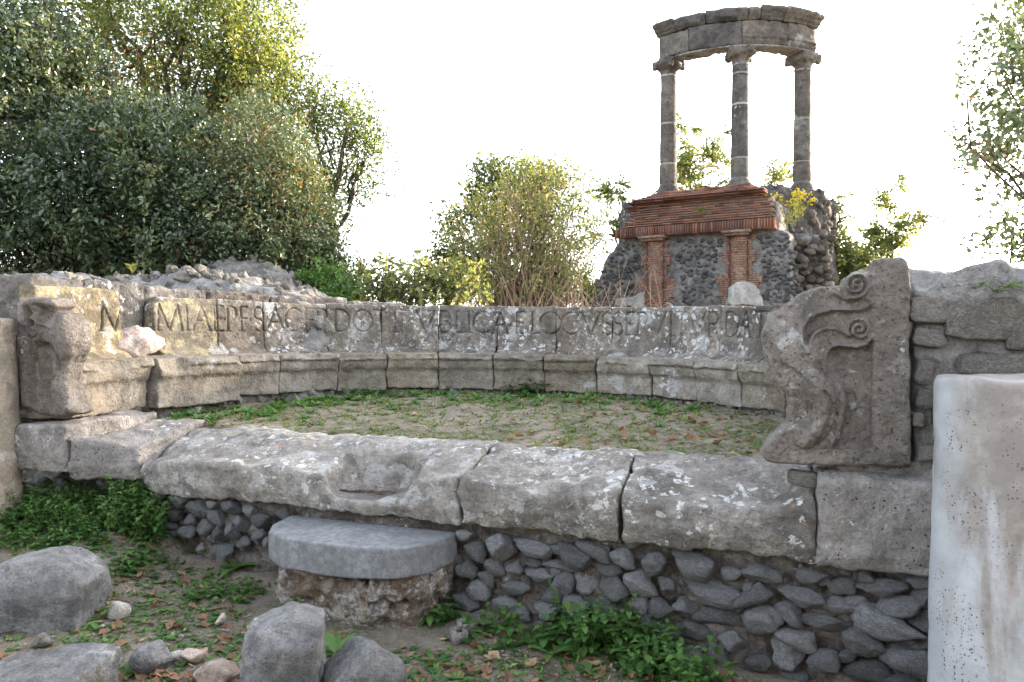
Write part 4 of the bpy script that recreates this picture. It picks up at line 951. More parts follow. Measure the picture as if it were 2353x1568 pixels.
# three columns: drums with pale joints, bases and capitals
def column(x, dep, zb, zt, cap_yaw, joints, fl):
    p = P(x, 400, dep); b0 = mesh_cyl('column', p, zb, zt, joints, fl)
    return p
def mesh_cyl(name, p, zb, zt, joints, fl):
    rb, rt = .178, .152; c = (p.x, p.y, EYE)
    sides = 48
    zs = sorted(set([zb + .14, zt - .30] + joints)); cuts = [zb + .14] + sorted(joints) + [zt - .30]
    sh = None; 
    for k in range(len(cuts) - 1):
        z0, z1 = cuts[k] + .014, cuts[k + 1] - .014
        nz = max(3, int((z1 - z0) / .05)); th = np.arange(sides) * 2 * math.pi / sides
        Z = np.linspace(z0, z1, nz)[:, None]; R = rb + (rt - rb) * (Z - zb) / (zt - zb) + 0 * th[None]
        if fl and k in fl: R = R * (1 - .045 * (np.arange(sides) % 3 == 0)[None])
        X = c[0] + R * np.cos(th); Y = c[1] + R * np.sin(th)
        dn = 1 + .035 * fbm(X, Y, Z + 0 * X, 6, 3, k) + .02 * fbm(X, Y, Z + 0 * X, 22, 2, k)
        e = np.ones((nz, 1)); e[0] = e[-1] = .965
        V = np.stack([c[0] + R * dn * e * np.cos(th), c[1] + R * dn * e * np.sin(th), Z + 0 * X + EYE], -1).reshape(-1, 3)
        i = np.arange(nz - 1)[:, None] * sides; j = np.arange(sides)[None]; j2 = (j + 1) % sides
        F = np.stack([i + j, i + j2, i + sides + j2, i + sides + j], -1).reshape(-1, 4)
        if sh is None: sh = mesh('column', V, F, M_MONS if k % 2 == 0 else M_MONS, mon)
        else: mesh('drum', V, F, M_MOND if fl else M_MONS, sh)
    for z in cuts:
        jb = Build(); lathe(jb, [(rb * .9, z - .02), (rb * .965 * (1 - .1 * (z - zb) / (zt - zb)), z - .015), (rb * .965 * (1 - .1 * (z - zb) / (zt - zb)), z + .015), (rb * .9, z + .02)], c, 32); jb.obj('joint', M_JOINT, sh)
    bb = Build(); lathe(bb, [(.0, zb - .12), (.245, zb - .12), (.25, zb - .02), (.225, zb), (.235, zb + .025), (.23, zb + .05), (.20, zb + .065), (.205, zb + .09), (.195, zb + .11), (.178, zb + .13), (.17, zb + .15)], c, 32); bb.obj('base', M_MONS, sh)
    # capital: bell with leafy knobs under a concave square slab
    ang = math.atan2(p.y - MC[1], p.x - MC[0])
    ca, sa_ = math.cos(ang), math.sin(ang)
    def fn(X, Y, Zs):
        u = X * ca + Y * sa_; v = -X * sa_ + Y * ca
        bell = np.hypot(u, v) - (.155 + .10 * sstep(zt - .24, zt - .09, Zs))
        bell = smax(bell, np.maximum(zt - .31 - Zs, Zs - zt + .04), .02)
        side = np.maximum(np.abs(u) + .10 * np.cos(np.clip(v / .27, -1, 1) * 1.57) - .10, np.abs(v) + .10 * np.cos(np.clip(u / .27, -1, 1) * 1.57) - .10) - .165
        ab = smax(np.maximum(np.abs(u), np.abs(v)) - .265 + .035 * np.cos(np.clip(np.minimum(np.abs(u), np.abs(v)) / .26, 0, 1) * 1.57), np.maximum(zt - .085 - Zs, Zs - zt), .012)
        vol = np.sqrt((np.abs(u) - .2) ** 2 + (np.abs(v) - .2) ** 2 + (Zs - zt + .125) ** 2) - .062
        return smin(smin(bell, ab, .02), vol, .03) + .018 * fbm(X, Y, Zs, 16, 3, x_seed)
    x_seed = p.x
    V, F = nets(fn, (-.33, -.33, zt - .35), (.33, .33, zt + .03), .016)
    V[:, 0] += p.x; V[:, 1] += p.y; V[:, 2] += EYE
    mesh('capital', V, F, M_MONS, sh)
    return sh
cols = []
for x, dep, zb, zt, joints, fl in ((1535, 14.85, 2.76, 5.43, [3.33, 4.15], ()), (1699.5, 14.2, 2.76, 5.43, [3.3, 4.35, 4.95], (1, 2)), (1842.5, 14.5, 2.74, 5.42, [3.3, 4.15], ())):
    p = P(x, 440, dep); cols.append(p); mesh_cyl('column', p, zb, zt, joints, fl)
# curved beam of separate blocks
ca = [math.atan2(p.y - MC[1], p.x - MC[0]) for p in cols]
RM = float(np.mean([math.hypot(p.x - MC[0], p.y - MC[1]) for p in cols]))
A0, A1 = ca[0] - .055, ca[2] + .07
beam = mesh('curved_beam', np.zeros((0, 3)), np.zeros((0, 4), int), None, mon) if False else None
def beam_block(f0, f1, prof, mat, seed, parent, name='beam_block', er=.0):
    a0 = (A0 + (A1 - A0) * f0) * RM; a1 = (A0 + (A1 - A0) * f1) * RM
    def fn(A, R, Zs):
        d = np.broadcast_to(dpoly(prof, *np.broadcast_arrays(R[0], Zs[0]))[None], (A.shape[0], R.shape[1], Zs.shape[2]))
        d = smax(d, np.maximum(a0 + .001 - A, A - a1 + .001), .01)
        return d + .012 * fbm(A, R, Zs, 5, 3, seed) + .006 * fbm(A, R, Zs, 20, 2, seed) + er * sstep(-.1, .5, fbm(A, R, Zs, 3, 2, seed + 4))
    rs = [p[0] for p in prof]; zs = [p[1] for p in prof]
    V, F = nets(fn, (a0 - .03, min(rs) - .05, min(zs) - .05), (a1 + .03, max(rs) + .05, max(zs) + .05), .024)
    th = V[:, 0] / RM; W_ = np.stack([MC[0] + V[:, 1] * np.cos(th), MC[1] + V[:, 1] * np.sin(th), V[:, 2] + EYE], 1)
    return mesh(name, W_, F[:, ::-1], mat, parent)
z0 = 5.46
FR = [(RM - .2, z0), (RM + .17, z0), (RM + .17, z0 + .06), (RM + .185, z0 + .065), (RM + .185, z0 + .12), (RM + .215, z0 + .13), (RM + .215, z0 + .165), (RM + .185, z0 + .175), (RM + .185, z0 + .46), (RM - .2, z0 + .46)]
FRW = [(RM - .2, z0), (RM + .2, z0), (RM + .2, z0 + .46), (RM - .2, z0 + .46)]
CO = [(RM - .2, z0 + .47), (RM + .19, z0 + .47), (RM + .21, z0 + .52), (RM + .25, z0 + .54), (RM + .27, z0 + .58), (RM + .32, z0 + .61), (RM + .35, z0 + .66), (RM + .33, z0 + .70), (RM - .2, z0 + .72)]
COW = [(RM - .2, z0 + .47), (RM + .2, z0 + .47), (RM + .28, z0 + .53), (RM + .31, z0 + .64), (RM + .25, z0 + .71), (RM - .2, z0 + .72)]
soff = [(RM - .185, z0 - .035), (RM + .195, z0 - .035), (RM + .205, z0 - .002), (RM - .185, z0 - .002)]
bm_ = beam_block(-.02, 1.02, soff, M_JOINT, 3, mon, 'curved_beam')
for f0, f1, pr, mt in ((0, .2, FRW, M_MONS), (.2, .5, FRW, M_MOND), (.5, .77, FR, M_MONS), (.77, 1., FR, M_MONS)): beam_block(f0, f1, pr, mt, 7 + f0 * 9, bm_, er=.008 if f0 < .5 else 0)
for f0, f1, pr, mt in ((-.02, .12, CO, M_MONS), (.12, .3, COW, M_MOND), (.3, .53, COW, M_MOND), (.53, .6, COW, M_MONS), (.6, .74, CO, M_MOND), (.74, 1.02, CO, M_MONS)): beam_block(f0, f1, pr, mt, 21 + f0 * 9, bm_, 'cornice_block', er=.012 if f0 < .6 and f0 > 0 else 0)
# ------------------------------------------------------------------ vegetation
def leaf_cloud(C, D, L, Wd, rng, fold=.25):
    """diamond leaves: centres C, long directions D, lengths L, widths Wd"""
    n = len(C); R = rng.normal(size=(n, 3)); S = np.cross(D, R); S /= np.linalg.norm(S, axis=1)[:, None] + 1e-9
    U = np.cross(S, D); L = L[:, None]; Wd = Wd[:, None]
    a = C; m1 = C + D * L * .45 + S * Wd * .5 + U * Wd * fold; b = C + D * L; m2 = C + D * L * .45 - S * Wd * .5 + U * Wd * fold
    V = np.stack([a, m1, b, m2], 1).reshape(-1, 3); i = np.arange(n)[:, None] * 4
    return V, np.concatenate([i + (0, 1, 2), i + (0, 2, 3)])
def unit(v): return v / (np.linalg.norm(v, axis=-1, keepdims=True) + 1e-9)
def ells(lst, dd):                          # pixel ellipses -> world ellipsoids
    out = []
    for (x, y, rx, ry, dep, rd) in lst:
        p = P(x, y, dep); out.append((np.array(p), np.array((rx * dep / FPX, rd, ry * dep / FPX))))
    return out
def tree(name, foot, ellip, label, lmat, n_clump, per, lsize, seed, bark=M_BARK, trunk_r=.09, spread=.16, tint=(.15, .75), cat='tree', limbs=26, shell=.55, droop=.25, group=None, extra=None, twig_r=.006, fork=.45, gap=9.):
    rng = np.random.default_rng(seed); E = ells(ellip, 0)
    rt = root(name, foot, label, cat, group); foot = np.array(foot, float)
    vol = np.array([np.prod(e[1]) ** (2 / 3) for e in E]); vol /= vol.sum()
    ci = rng.choice(len(E), n_clump, p=vol)
    d = unit(rng.normal(size=(n_clump, 3))); rad = np.where(rng.random(n_clump) < shell, rng.uniform(.75, 1.08, n_clump), rng.random(n_clump) ** .5)
    CC = np.array([E[i][0] for i in ci]) + d * rad[:, None] * np.array([E[i][1] for i in ci])
    CC = CC[CC[:, 2] > foot[2] + .15]
    bough = fbm(CC[:, 0], CC[:, 1], CC[:, 2], 1.15, 2, seed)
    keep = bough > -gap + .25 * rng.normal(size=len(CC)); CC = CC[keep]; bough = bough[keep]; nc = len(CC)
    # twiggy sprays: each clump is a short shoot with leaves along it
    out = unit(CC - np.array([e[0] for e in E]).mean(0) + (0, 0, .5)); sd = unit(out + .7 * rng.normal(size=(nc, 3)))
    k = np.repeat(np.arange(nc), per); t = rng.random(len(k)) - .3
    C = CC[k] + sd[k] * (t * spread * 2)[:, None] + rng.normal(size=(len(k), 3)) * spread * .38
    D = unit(sd[k] + rng.normal(size=(len(k), 3)) * .9 + (0, 0, -droop))
    L = lsize * rng.uniform(.6, 1.3, len(k)); Wd = L * rng.uniform(.42, .62, len(k))
    V, F = leaf_cloud(C, D, L, Wd, rng)
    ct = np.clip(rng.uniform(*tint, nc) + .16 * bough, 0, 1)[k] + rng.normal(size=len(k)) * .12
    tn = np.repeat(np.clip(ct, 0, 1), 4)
    b = Build(); top = np.array([e[0] for e in E]); cen = top[np.argmax([np.prod(e[1]) for e in E])]
    hub = foot + (cen - foot) * (fork, fork, fork)
    def wob(a, c, n, w):
        tt = np.linspace(0, 1, n)[:, None]; q = a + (c - a) * tt; q[1:-1] += rng.normal(size=(n - 2, 3)) * w * np.linalg.norm(c - a); return q
    tr = wob(foot - (0, 0, .15), hub, 6, .03); tube(b, tr, np.linspace(trunk_r, trunk_r * .7, 6), 8)
    for e in E:
        ec = e[0]; mid = wob(hub, ec, 6, .06); tube(b, mid, np.linspace(trunk_r * .55, trunk_r * .22, 6), 6)
    for q in range(limbs):
        e = E[ci[q % len(ci)]]; c = CC[rng.integers(nc)]; e = min(E, key=lambda w: np.linalg.norm((w[0] - c) / w[1])); s0 = e[0] + (hub - e[0]) * rng.uniform(0, .6)
        tube(b, wob(s0, c, 6, .06), np.linspace(trunk_r * .28, twig_r, 6), 5)
    for q in rng.integers(0, nc, min(nc, 260)):
        tube(b, np.array([CC[q] - sd[q] * spread * 1.2, CC[q], CC[q] + sd[q] * spread * 1.3]), (twig_r, twig_r * .8, twig_r * .4), 3)
    b.obj('trunk', bark, rt)
    cr = mesh('crown', V, F, lmat, rt, False, tn)
    if extra: extra(rt, rng, CC, sd, hub)
    return rt
def withered(rt, rng, boxes, n, L=.07):     # dry brown leaves and stems hanging inside a crown
    C = []
    for (x, y, rx, ry, dep, rd) in boxes:
        p = np.array(P(x, y, dep)); m = int(n / len(boxes))
        C.append(p + rng.normal(size=(m, 3)) * np.array((rx, 0, ry)) * dep / FPX * .5 + rng.normal(size=(m, 3)) * (0, rd * .4, 0))
    C = np.concatenate(C); D = unit(rng.normal(size=C.shape) + (0, 0, -1.))
    Ls = L * rng.uniform(.6, 1.4, len(C)); V, F = leaf_cloud(C, D, Ls, Ls * .5, rng)
    mesh('dry_foliage', V, F, L_BRN, rt, False, np.repeat(rng.random(len(C)), 4))
G0 = EYE - .6
def foot(x, dep): p = P(x, 700, dep); return (p.x, p.y, float(gz(p.x, p.y)) - .02)

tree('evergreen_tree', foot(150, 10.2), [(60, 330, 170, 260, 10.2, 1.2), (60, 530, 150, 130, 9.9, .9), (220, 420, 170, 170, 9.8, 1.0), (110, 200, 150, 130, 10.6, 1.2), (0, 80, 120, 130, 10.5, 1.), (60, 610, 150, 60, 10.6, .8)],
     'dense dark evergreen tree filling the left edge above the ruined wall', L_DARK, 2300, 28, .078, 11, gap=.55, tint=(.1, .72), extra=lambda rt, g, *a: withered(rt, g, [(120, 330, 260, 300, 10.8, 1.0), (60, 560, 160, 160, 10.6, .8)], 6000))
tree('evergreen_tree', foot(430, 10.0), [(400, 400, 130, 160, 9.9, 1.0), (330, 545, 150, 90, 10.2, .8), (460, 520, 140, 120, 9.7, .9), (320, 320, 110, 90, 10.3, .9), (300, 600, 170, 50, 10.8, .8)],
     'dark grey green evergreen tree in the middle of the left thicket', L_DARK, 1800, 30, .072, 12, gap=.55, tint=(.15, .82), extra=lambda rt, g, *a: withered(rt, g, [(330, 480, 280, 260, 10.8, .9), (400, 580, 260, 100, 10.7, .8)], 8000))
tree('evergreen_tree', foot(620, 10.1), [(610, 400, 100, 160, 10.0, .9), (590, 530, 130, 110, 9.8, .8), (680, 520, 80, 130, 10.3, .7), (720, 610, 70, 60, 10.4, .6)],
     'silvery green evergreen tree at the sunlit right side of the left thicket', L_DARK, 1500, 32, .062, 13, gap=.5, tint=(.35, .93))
tree('tall_tree', foot(440, 12.6), [(420, 90, 170, 150, 12.4, 1.2), (560, 110, 120, 190, 12.6, 1.1), (610, 280, 85, 170, 12.8, .9), (260, 60, 150, 120, 12.8, 1.1), (480, 260, 130, 120, 13., 1.)],
     'tall yellow green tree rising above the evergreens at upper left', L_YEL, 2100, 26, .075, 14, gap=.45, trunk_r=.14, tint=(.2, .85), limbs=40, spread=.2,
     extra=lambda rt, g, *a: withered(rt, g, [(430, 250, 220, 200, 13.2, .9), (250, 200, 220, 160, 13.3, .9)], 2500))
tree('slender_tree', foot(735, 12.9), [(770, 340, 90, 110, 12.9, .8), (710, 380, 70, 130, 12.8, .8), (720, 250, 40, 80, 12.9, .5), (800, 290, 55, 75, 12.7, .6), (745, 450, 75, 95, 12.9, .7), (835, 370, 42, 95, 12.7, .5), (700, 590, 90, 90, 12.8, .8)],
     'slender leafy tree leaning into the sky right of the left thicket', L_YEL, 850, 18, .072, 15, gap=.4, tint=(.05, .6), limbs=34, spread=.30, shell=.3)
tree('evergreen_tree', foot(-330, 10.6), [(-230, 300, 190, 280, 10.6, 1.2), (-420, 380, 170, 230, 10.6, 1.1), (-300, 580, 220, 100, 10.4, 1.)],
     'dense evergreen tree out of the picture beyond the left edge', L_DARK, 900, 22, .095, 16, tint=(.1, .72))
# low shrubs between the thicket and the bush
def px_shrub(x, y, rx, ry, dep, label, mat, nc, per, ls, seed, **kw):
    return tree('shrub', foot(x, dep), [(x, y, rx, ry, dep, rx * dep / FPX * .8), (x, (y + 690) / 2, rx * 1.1, 50, dep, rx * dep / FPX * .8)], label, mat, nc, per, ls, seed, cat='shrub', trunk_r=.025, limbs=26, spread=.13, **kw)
px_shrub(805, 655, 45, 50, 11.6, 'sparse yellowing shrub beside the thicket foot', L_YEL, 120, 14, .07, 21, tint=(.4, 1.))
px_shrub(740, 668, 55, 45, 9.6, 'bright green low shrub at the end of the ruined wall', L_WEED, 160, 16, .075, 22, tint=(.4, 1.))
px_shrub(885, 640, 55, 60, 9.5, 'thin shrub with drooping narrow leaves left of the round bush', L_BUSH, 45, 11, .10, 23, tint=(.3, .8), droop=.9, shell=.2)
px_shrub(965, 650, 60, 60, 9.3, 'loose shrub with hanging pale leaves before the dark tree', L_BUSH, 60, 12, .09, 24, tint=(.3, .9), droop=.8, shell=.2)
px_shrub(1050, 655, 70, 55, 9.4, 'leafy pale green shrub at the left foot of the round bush', L_BUSH, 75, 13, .085, 25, tint=(.3, .9), droop=.6, shell=.3)
tree('dark_tree', foot(1120, 13.6), [(1130, 420, 55, 50, 13.6, .6), (1170, 480, 90, 80, 13.8, .8), (1080, 560, 80, 90, 13.5, .8), (1050, 620, 60, 60, 13.4, .6), (1230, 430, 55, 50, 13.9, .5)],
     'dark green tree standing behind the round bush', L_YEL, 520, 18, .09, 26, tint=(0., .5), limbs=34, spread=.2)
# the round bush: a fountain of pale stems with small leaves
def stems(rt, rng, CC, sd, hub):
    b = Build(); f = np.array(foot(1215, 11.8))
    for q in range(520):
        c = CC[rng.integers(len(CC))]; s = f + rng.normal(size=3) * (.45, .35, .0); a = s + (c - s) * .5 + (0, 0, .25) + rng.normal(size=3) * .12
        t = np.linspace(0, 1, 6)[:, None]; tube(b, (1 - t) ** 2 * s + 2 * t * (1 - t) * a + t * t * c, np.linspace(.011, .003, 6), 4)
    for q in range(260):                    # broken dry stems at the foot
        s = f + rng.normal(size=3) * (.9, .4, 0); h = rng.uniform(.5, 1.6); tube(b, np.array([s, s + (rng.normal() * .15, rng.normal() * .1, h * .5), s + (rng.normal() * .35, rng.normal() * .2, h)]), (.009, .007, .003), 4)
    o = b.obj('stem', M_TWIG, rt); o['kind'] = 'stuff'
tree('round_bush', foot(1215, 11.8), [(1240, 500, 150, 115, 11.8, .9), (1135, 555, 125, 115, 11.7, .8), (1285, 570, 85, 105, 11.8, .8), (1245, 425, 100, 60, 11.9, .5), (1190, 640, 150, 50, 11.6, .8)],
     'large round pale green bush of many thin stems behind the bench centre', L_BUSH, 1200, 12, .062, 27, bark=M_BARK, cat='bush', trunk_r=.06, limbs=30, spread=.13, tint=(.5, 1.), extra=stems, fork=.3)
px_shrub(1340, 665, 25, 35, 12.6, 'yellow green shrub between the round bush and the tomb', L_YEL, 60, 12, .07, 28, tint=(.3, .8))
# feather-leaved trees behind and beside the monument
def feather(name, fx, dep, shoots, label, seed, tint=(.3, .8), n=17, L=.42, trunk=.05):
    rng = np.random.default_rng(seed); f = np.array(foot(fx, dep)); rt = root(name, f, label, 'tree', None); b = Build(); Cs = []; Ds = []; Ls = []; Tn = []
    for (x, y, spread, cnt) in shoots:
        tip = np.array(P(x, y, dep)); mid = f + (tip - f) * .55 + (0, 0, .25); t = np.linspace(0, 1, 9)[:, None]
        path = (1 - t) ** 2 * f + 2 * t * (1 - t) * mid + t * t * tip; path[1:-1] += rng.normal(size=(7, 3)) * .05
        tube(b, path, np.linspace(trunk, .008, 9), 5)
        for q in range(cnt):
            s = path[rng.integers(5, 9)] + rng.normal(size=3) * .04; r_ = spread * dep / FPX
            d = unit(rng.normal(size=3) * (1, 1, .7) + (0, 0, .15)); ln = r_ * rng.uniform(.4, 1.1); e = s + d * ln
            tube(b, np.array([s, (s + e) / 2 + (0, 0, .04), e]), (.008, .005, .003), 3)
            for k in range(10):               # pinnate leaves along the twig end
                o = s + (e - s) * rng.uniform(.4, 1.); rd = unit(d + rng.normal(size=3) * .7 + (0, 0, -.15)); l = L * rng.uniform(.7, 1.4)
                side = unit(np.cross(rd, rng.normal(size=3) * .3 + (0, 0, 1))); tn = rng.uniform(*tint)
                for g in range(n):
                    u = .2 + .8 * g / n; c = o + rd * l * u + (0, 0, -.12 * l * u * u)
                    for sg in (-1, 1):
                        Cs.append(c); Ds.append(unit(side * sg + rd * .35 + rng.normal(size=3) * .15 + (0, 0, -.2))); Ls.append(.21 * l * rng.uniform(.7, 1.2)); Tn.append(tn + rng.normal() * .08)
    b.obj('trunk', M_BARK, rt); Cs = np.array(Cs); Ls = np.array(Ls)
    V, F = leaf_cloud(Cs, np.array(Ds), Ls, Ls * .36, rng, .1)
    mesh('crown', V, F, L_YEL, rt, False, np.repeat(np.clip(Tn, 0, 1), 4))
feather('feather_leaved_tree', 1600, 18.6, [(1590, 290, 60, 9), (1640, 320, 60, 10), (1600, 370, 75, 12), (1650, 400, 70, 12), (1570, 420, 60, 8)], 'yellow green feather leaved tree seen between the left and middle columns', 31, (.5, .95))
feather('feather_leaved_tree', 1480, 16.9, [(1410, 440, 50, 7), (1450, 470, 50, 8), (1500, 440, 40, 5), (1395, 470, 30, 3)], 'feather leaved branch reaching left above the brick entablature', 32, (.3, .7))
feather('feather_leaved_tree', 1770, 18.8, [(1760, 390, 45, 8), (1800, 410, 40, 8), (1740, 330, 25, 2), (1890, 340, 25, 2), (1775, 300, 20, 2)], 'thin half bare tree seen between the middle and right columns', 33, (.5, 1.), trunk=.035)
feather('feather_leaved_tree', 1915, 15.8, [(1910, 540, 55, 12), (1950, 600, 60, 14), (1990, 600, 45, 9), (1900, 470, 40, 6), (1930, 430, 25, 2), (1895, 610, 40, 8)], 'bright green feather leaved tree against the right flank of the tomb', 34, (.45, .9))
feather('feather_leaved_tree', 1960, 16.4, [(2060, 450, 50, 9), (2020, 500, 40, 5), (2100, 470, 35, 5), (2070, 540, 35, 4), (2000, 560, 45, 6)], 'slanting feather leaved tree spreading into the sky right of the tomb', 35, (.45, .95), trunk=.035)
# tree at the right edge and its neighbours out of the picture that filter the low sun
tree('broadleaf_tree', (8.9, 9.8, float(gz(8.9, 9.8))), [(2310, 190, 60, 190, 9.0, .8), (2290, 330, 60, 60, 8.8, .5), (2330, 540, 70, 55, 8.9, .5), (2420, 300, 110, 260, 9.2, 1.), (2250, 360, 22, 26, 8.8, .2), (2222, 225, 18, 8, 8.8, .1)],
     'broad leaved tree whose branches hang in at the right edge', L_DARK, 330, 13, .10, 41, tint=(.4, .85), spread=.17, limbs=10, shell=.4, trunk_r=.05)
for k, (x, y, z, rx, rz, lab) in enumerate([(14.4, 17.0, 7.4, 2.6, 2.0, 'leafy tree out of the picture beyond the right edge, nearer the tomb'), (16.4, 18.2, 5.4, 2.2, 1.8, 'leafy tree out of the picture beyond the right edge, farther from the tomb')]):
    rng = np.random.default_rng(50 + k); g0 = float(gz(x, y)); rt = root('broadleaf_tree', (x, y, g0), lab, 'tree')
    n = (15000, 4200)[k]; d = unit(rng.normal(size=(n // 15, 3))) * (rng.random((n // 15, 1)) ** .4) * (rx, rx, rz); C = np.repeat(d, 15, 0) + rng.normal(size=(n, 3)) * .16 + (x, y, EYE + z)
    Ls = .13 * rng.uniform(.6, 1.3, n); V, F = leaf_cloud(C, unit(rng.normal(size=(n, 3))), Ls, Ls * .6, rng)
    mesh('crown', V, F, L_YEL, rt, False, np.repeat(rng.uniform(.2, .8, n), 4)); b = Build(); tube(b, [(x, y, g0 - .2), (x + .1, y, EYE + z * .5), (x, y, EYE + z)], (.16, .12, .06), 8); b.obj('trunk', M_BARK, rt)

# ------------------------------------------------------------------ weeds, grass, litter
def blade(base, d, L, w, curl, segs=5, lobes=0., rng=RNG, up=.6):
    """a strip leaf bending outward from its root; returns verts, quads"""
    t = np.linspace(0, 1, segs + 1); d = np.array((d[0], d[1], 0.)); side = np.array((-d[1], d[0], 0))
    x = t * L * math.cos(up * .7); z = L * (up * t - curl * t * t)
    wd = w * np.sin(np.clip(t * .92 + .08, 0, 1) * math.pi) ** .7 * (1 + lobes * np.where(np.arange(segs + 1) % 2 == 0, .6, -.35)); wd[0] = w * .15; wd[-1] = w * .05
    c = np.asarray(base) + d * x[:, None] + np.array((0, 0, 1.)) * z[:, None]
    V = np.stack([c - side * wd[:, None] + (0, 0, .25) * wd[:, None], c, c + side * wd[:, None] + (0, 0, .25) * wd[:, None]], 1).reshape(-1, 3)
    i = np.arange(segs)[:, None] * 3
    return V, np.concatenate([i + (0, 1, 4, 3), i + (1, 2, 5, 4)])
def rosette(x, y, label, n=10, L=.16, w=.022, seed=0, lobes=.4, up=.55, mat=L_WEED, tint=(.35, .8), inside=False):
    rng = np.random.default_rng(900 + seed); p = gpt(x, y); b = Build()
    for q in range(n):
        a = q * 2.4 + rng.uniform(-.3, .3); l = L * rng.uniform(.6, 1.15)
        V, F = blade((p.x, p.y, p.z - .004), (math.cos(a), math.sin(a)), l, w * rng.uniform(.8, 1.2), rng.uniform(.2, .6) * up * 1.4, 9, lobes, rng, up * rng.uniform(.6, 1.4)); b.add(V, F, rng.uniform(*tint))
    return tag(b.obj('rosette_weed', mat), label, 'weed', 'rosette weeds')
for k, (x, y, lab, n, L, w) in enumerate([(1268, 1505, 'large rosette with long narrow leaves at the bottom centre right', 7, .23, .024), (545, 1308, 'big toothed rosette left of the step', 14, .17, .022), (445, 1272, 'leafy rosette against the rubble left of the step', 10, .13, .018), (480, 1372, 'small toothed rosette among dead leaves left of the mossy step base', 10, .10, .014),
      (1000, 1525, 'rosette right of the rounded boulder near the bottom', 9, .12, .016), (770, 1500, 'broad leafed rosette between the upright block and the boulder', 9, .15, .024), (300, 1548, 'rosette beside the small dark wedge stone', 8, .10, .018), (20, 1255, 'long leafed clump at the left edge above the large block', 12, .16, .012),
      (225, 1448, 'little rosette right of the large broken block', 7, .08, .012), (1110, 1500, 'small rosette beyond the rounded boulder toward the clay blocks', 8, .08, .012), (1350, 1545, 'low rosette below the nettles at bottom right', 8, .09, .013), (215, 1425, 'tiny weed under the right end of the large block', 6, .06, .010), (505, 1170 + 30, 'weed growing out of the rubble under the plinth left of the step', 8, .07, .014)]):
    if k == 12: continue
    rosette(x, y, lab, n, L, w, k)
def nettle(cx, cy, rx, ry, n, label, seed, lsize=.042, hgt=(.06, .2), inside=False, mat=L_WEED, tint=(.2, .85), name='leafy_weed'):
    """a patch of upright stems with pairs of ovate leaves, rooted in a pixel ellipse on the ground"""
    rng = np.random.default_rng(950 + seed); b = Build(); st = Build(); p0 = gpt(cx, cy); rt = root(name, p0, label, 'weed', 'leafy weed patches')
    for q in range(int(n * 1.15)):
        a = rng.uniform(0, 6.28); r_ = rng.random() ** .5; p = gpt(cx + rx * r_ * math.cos(a), cy + ry * r_ * math.sin(a)); h = rng.uniform(*hgt)
        s_, n_ = sn(p)
        if not inside and n_ > -.005: p = Vector(fw(np.array((s_, -.01 - .06 * rng.random(), 0.)))); p.z = float(gz(p.x, p.y))
        tip = np.array(p) + (rng.normal() * h * .3, rng.normal() * h * .3 - h * .1, h); path = np.array([p, (np.array(p) + tip) / 2 + rng.normal(size=3) * .01, tip]); tube(st, path, (.0025, .002, .001), 3)
        k = max(2, int(h / .04))
        for g in range(k + 1):
            o = np.array(p) + (tip - np.array(p)) * (g / k); ph = g * 1.57 + rng.uniform(-.3, .3)
            for sg in (0, math.pi):
                l = lsize * 1.75 * rng.uniform(.6, 1.25) * (1.1 - .5 * g / k)
                V, F = blade(o, (math.cos(ph + sg), math.sin(ph + sg)), l, l * .33, rng.uniform(.2, .8), 4, 0, rng, rng.uniform(.2, .7)); b.add(V, F, rng.uniform(*tint))
    st.obj('stem', M_STEM, rt)['kind'] = 'stuff'; b.obj('foliage', mat, rt)['kind'] = 'stuff'
nettle(1180, 1470, 130, 25, 26, 'leafy weed patch right of the clay blocks at the podium foot', 1, hgt=(.05, .15))
nettle(1370, 1490, 110, 25, 34, 'leafy weeds climbing the rubble in the middle of the right foundation', 2, hgt=(.10, .33))
nettle(1500, 1530, 90, 35, 34, 'dense bright weed patch near the bottom right of the foundation', 3, hgt=(.08, .22))
nettle(1590, 1590, 70, 30, 26, 'bright small leaved weeds cut by the bottom edge at right', 4, hgt=(.1, .24))
nettle(985, 1425, 55, 18, 16, 'weeds at the right foot of the mossy step base', 5, hgt=(.05, .14))
nettle(700, 1412, 50, 14, 10, 'weeds behind the upright block before the mossy step base', 6, hgt=(.06, .14))
nettle(60, 1185, 90, 50, 150, 'thick weed patch at the foot of the brown column', 7, hgt=(.06, .17), lsize=.033)
nettle(190, 1185, 130, 45, 190, 'thick weeds below the plinth blocks at left', 8, hgt=(.06, .16), lsize=.033)
nettle(335, 1205, 60, 50, 120, 'ivy like weeds hanging under the plinth left of the step', 9, hgt=(.1, .3), lsize=.033)
nettle(130, 1240, 120, 25, 60, 'low weeds in the grass above the large broken block', 10, hgt=(.04, .1), lsize=.03)
nettle(520, 1370, 90, 30, 22, 'scattered small weeds left of the mossy step base', 11, hgt=(.03, .08), lsize=.03)
nettle(300, 1290, 90, 45, 26, 'loose low weeds between the large block and the foundation', 12, hgt=(.03, .09), lsize=.035)
nettle(1205, 900, 75, 8, 40, 'dark leafy weeds against the middle of the bench foot', 13, hgt=(.06, .17), inside=True, lsize=.05, tint=(.1, .6))
nettle(1505, 915, 25, 5, 10, 'small leafy weed against the bench foot right of the middle', 14, hgt=(.04, .1), inside=True, tint=(.1, .6))
nettle(640, 920, 30, 6, 14, 'leafy weed at the bench foot left of the middle', 15, hgt=(.05, .12), inside=True)
nettle(850, 908, 60, 5, 18, 'low leafy weeds along the bench foot below the letters PVB', 16, hgt=(.04, .1), inside=True)
nettle(1720, 905, 30, 8, 8, 'weed tuft on the floor near the right armrest', 17, hgt=(.03, .07), inside=True)
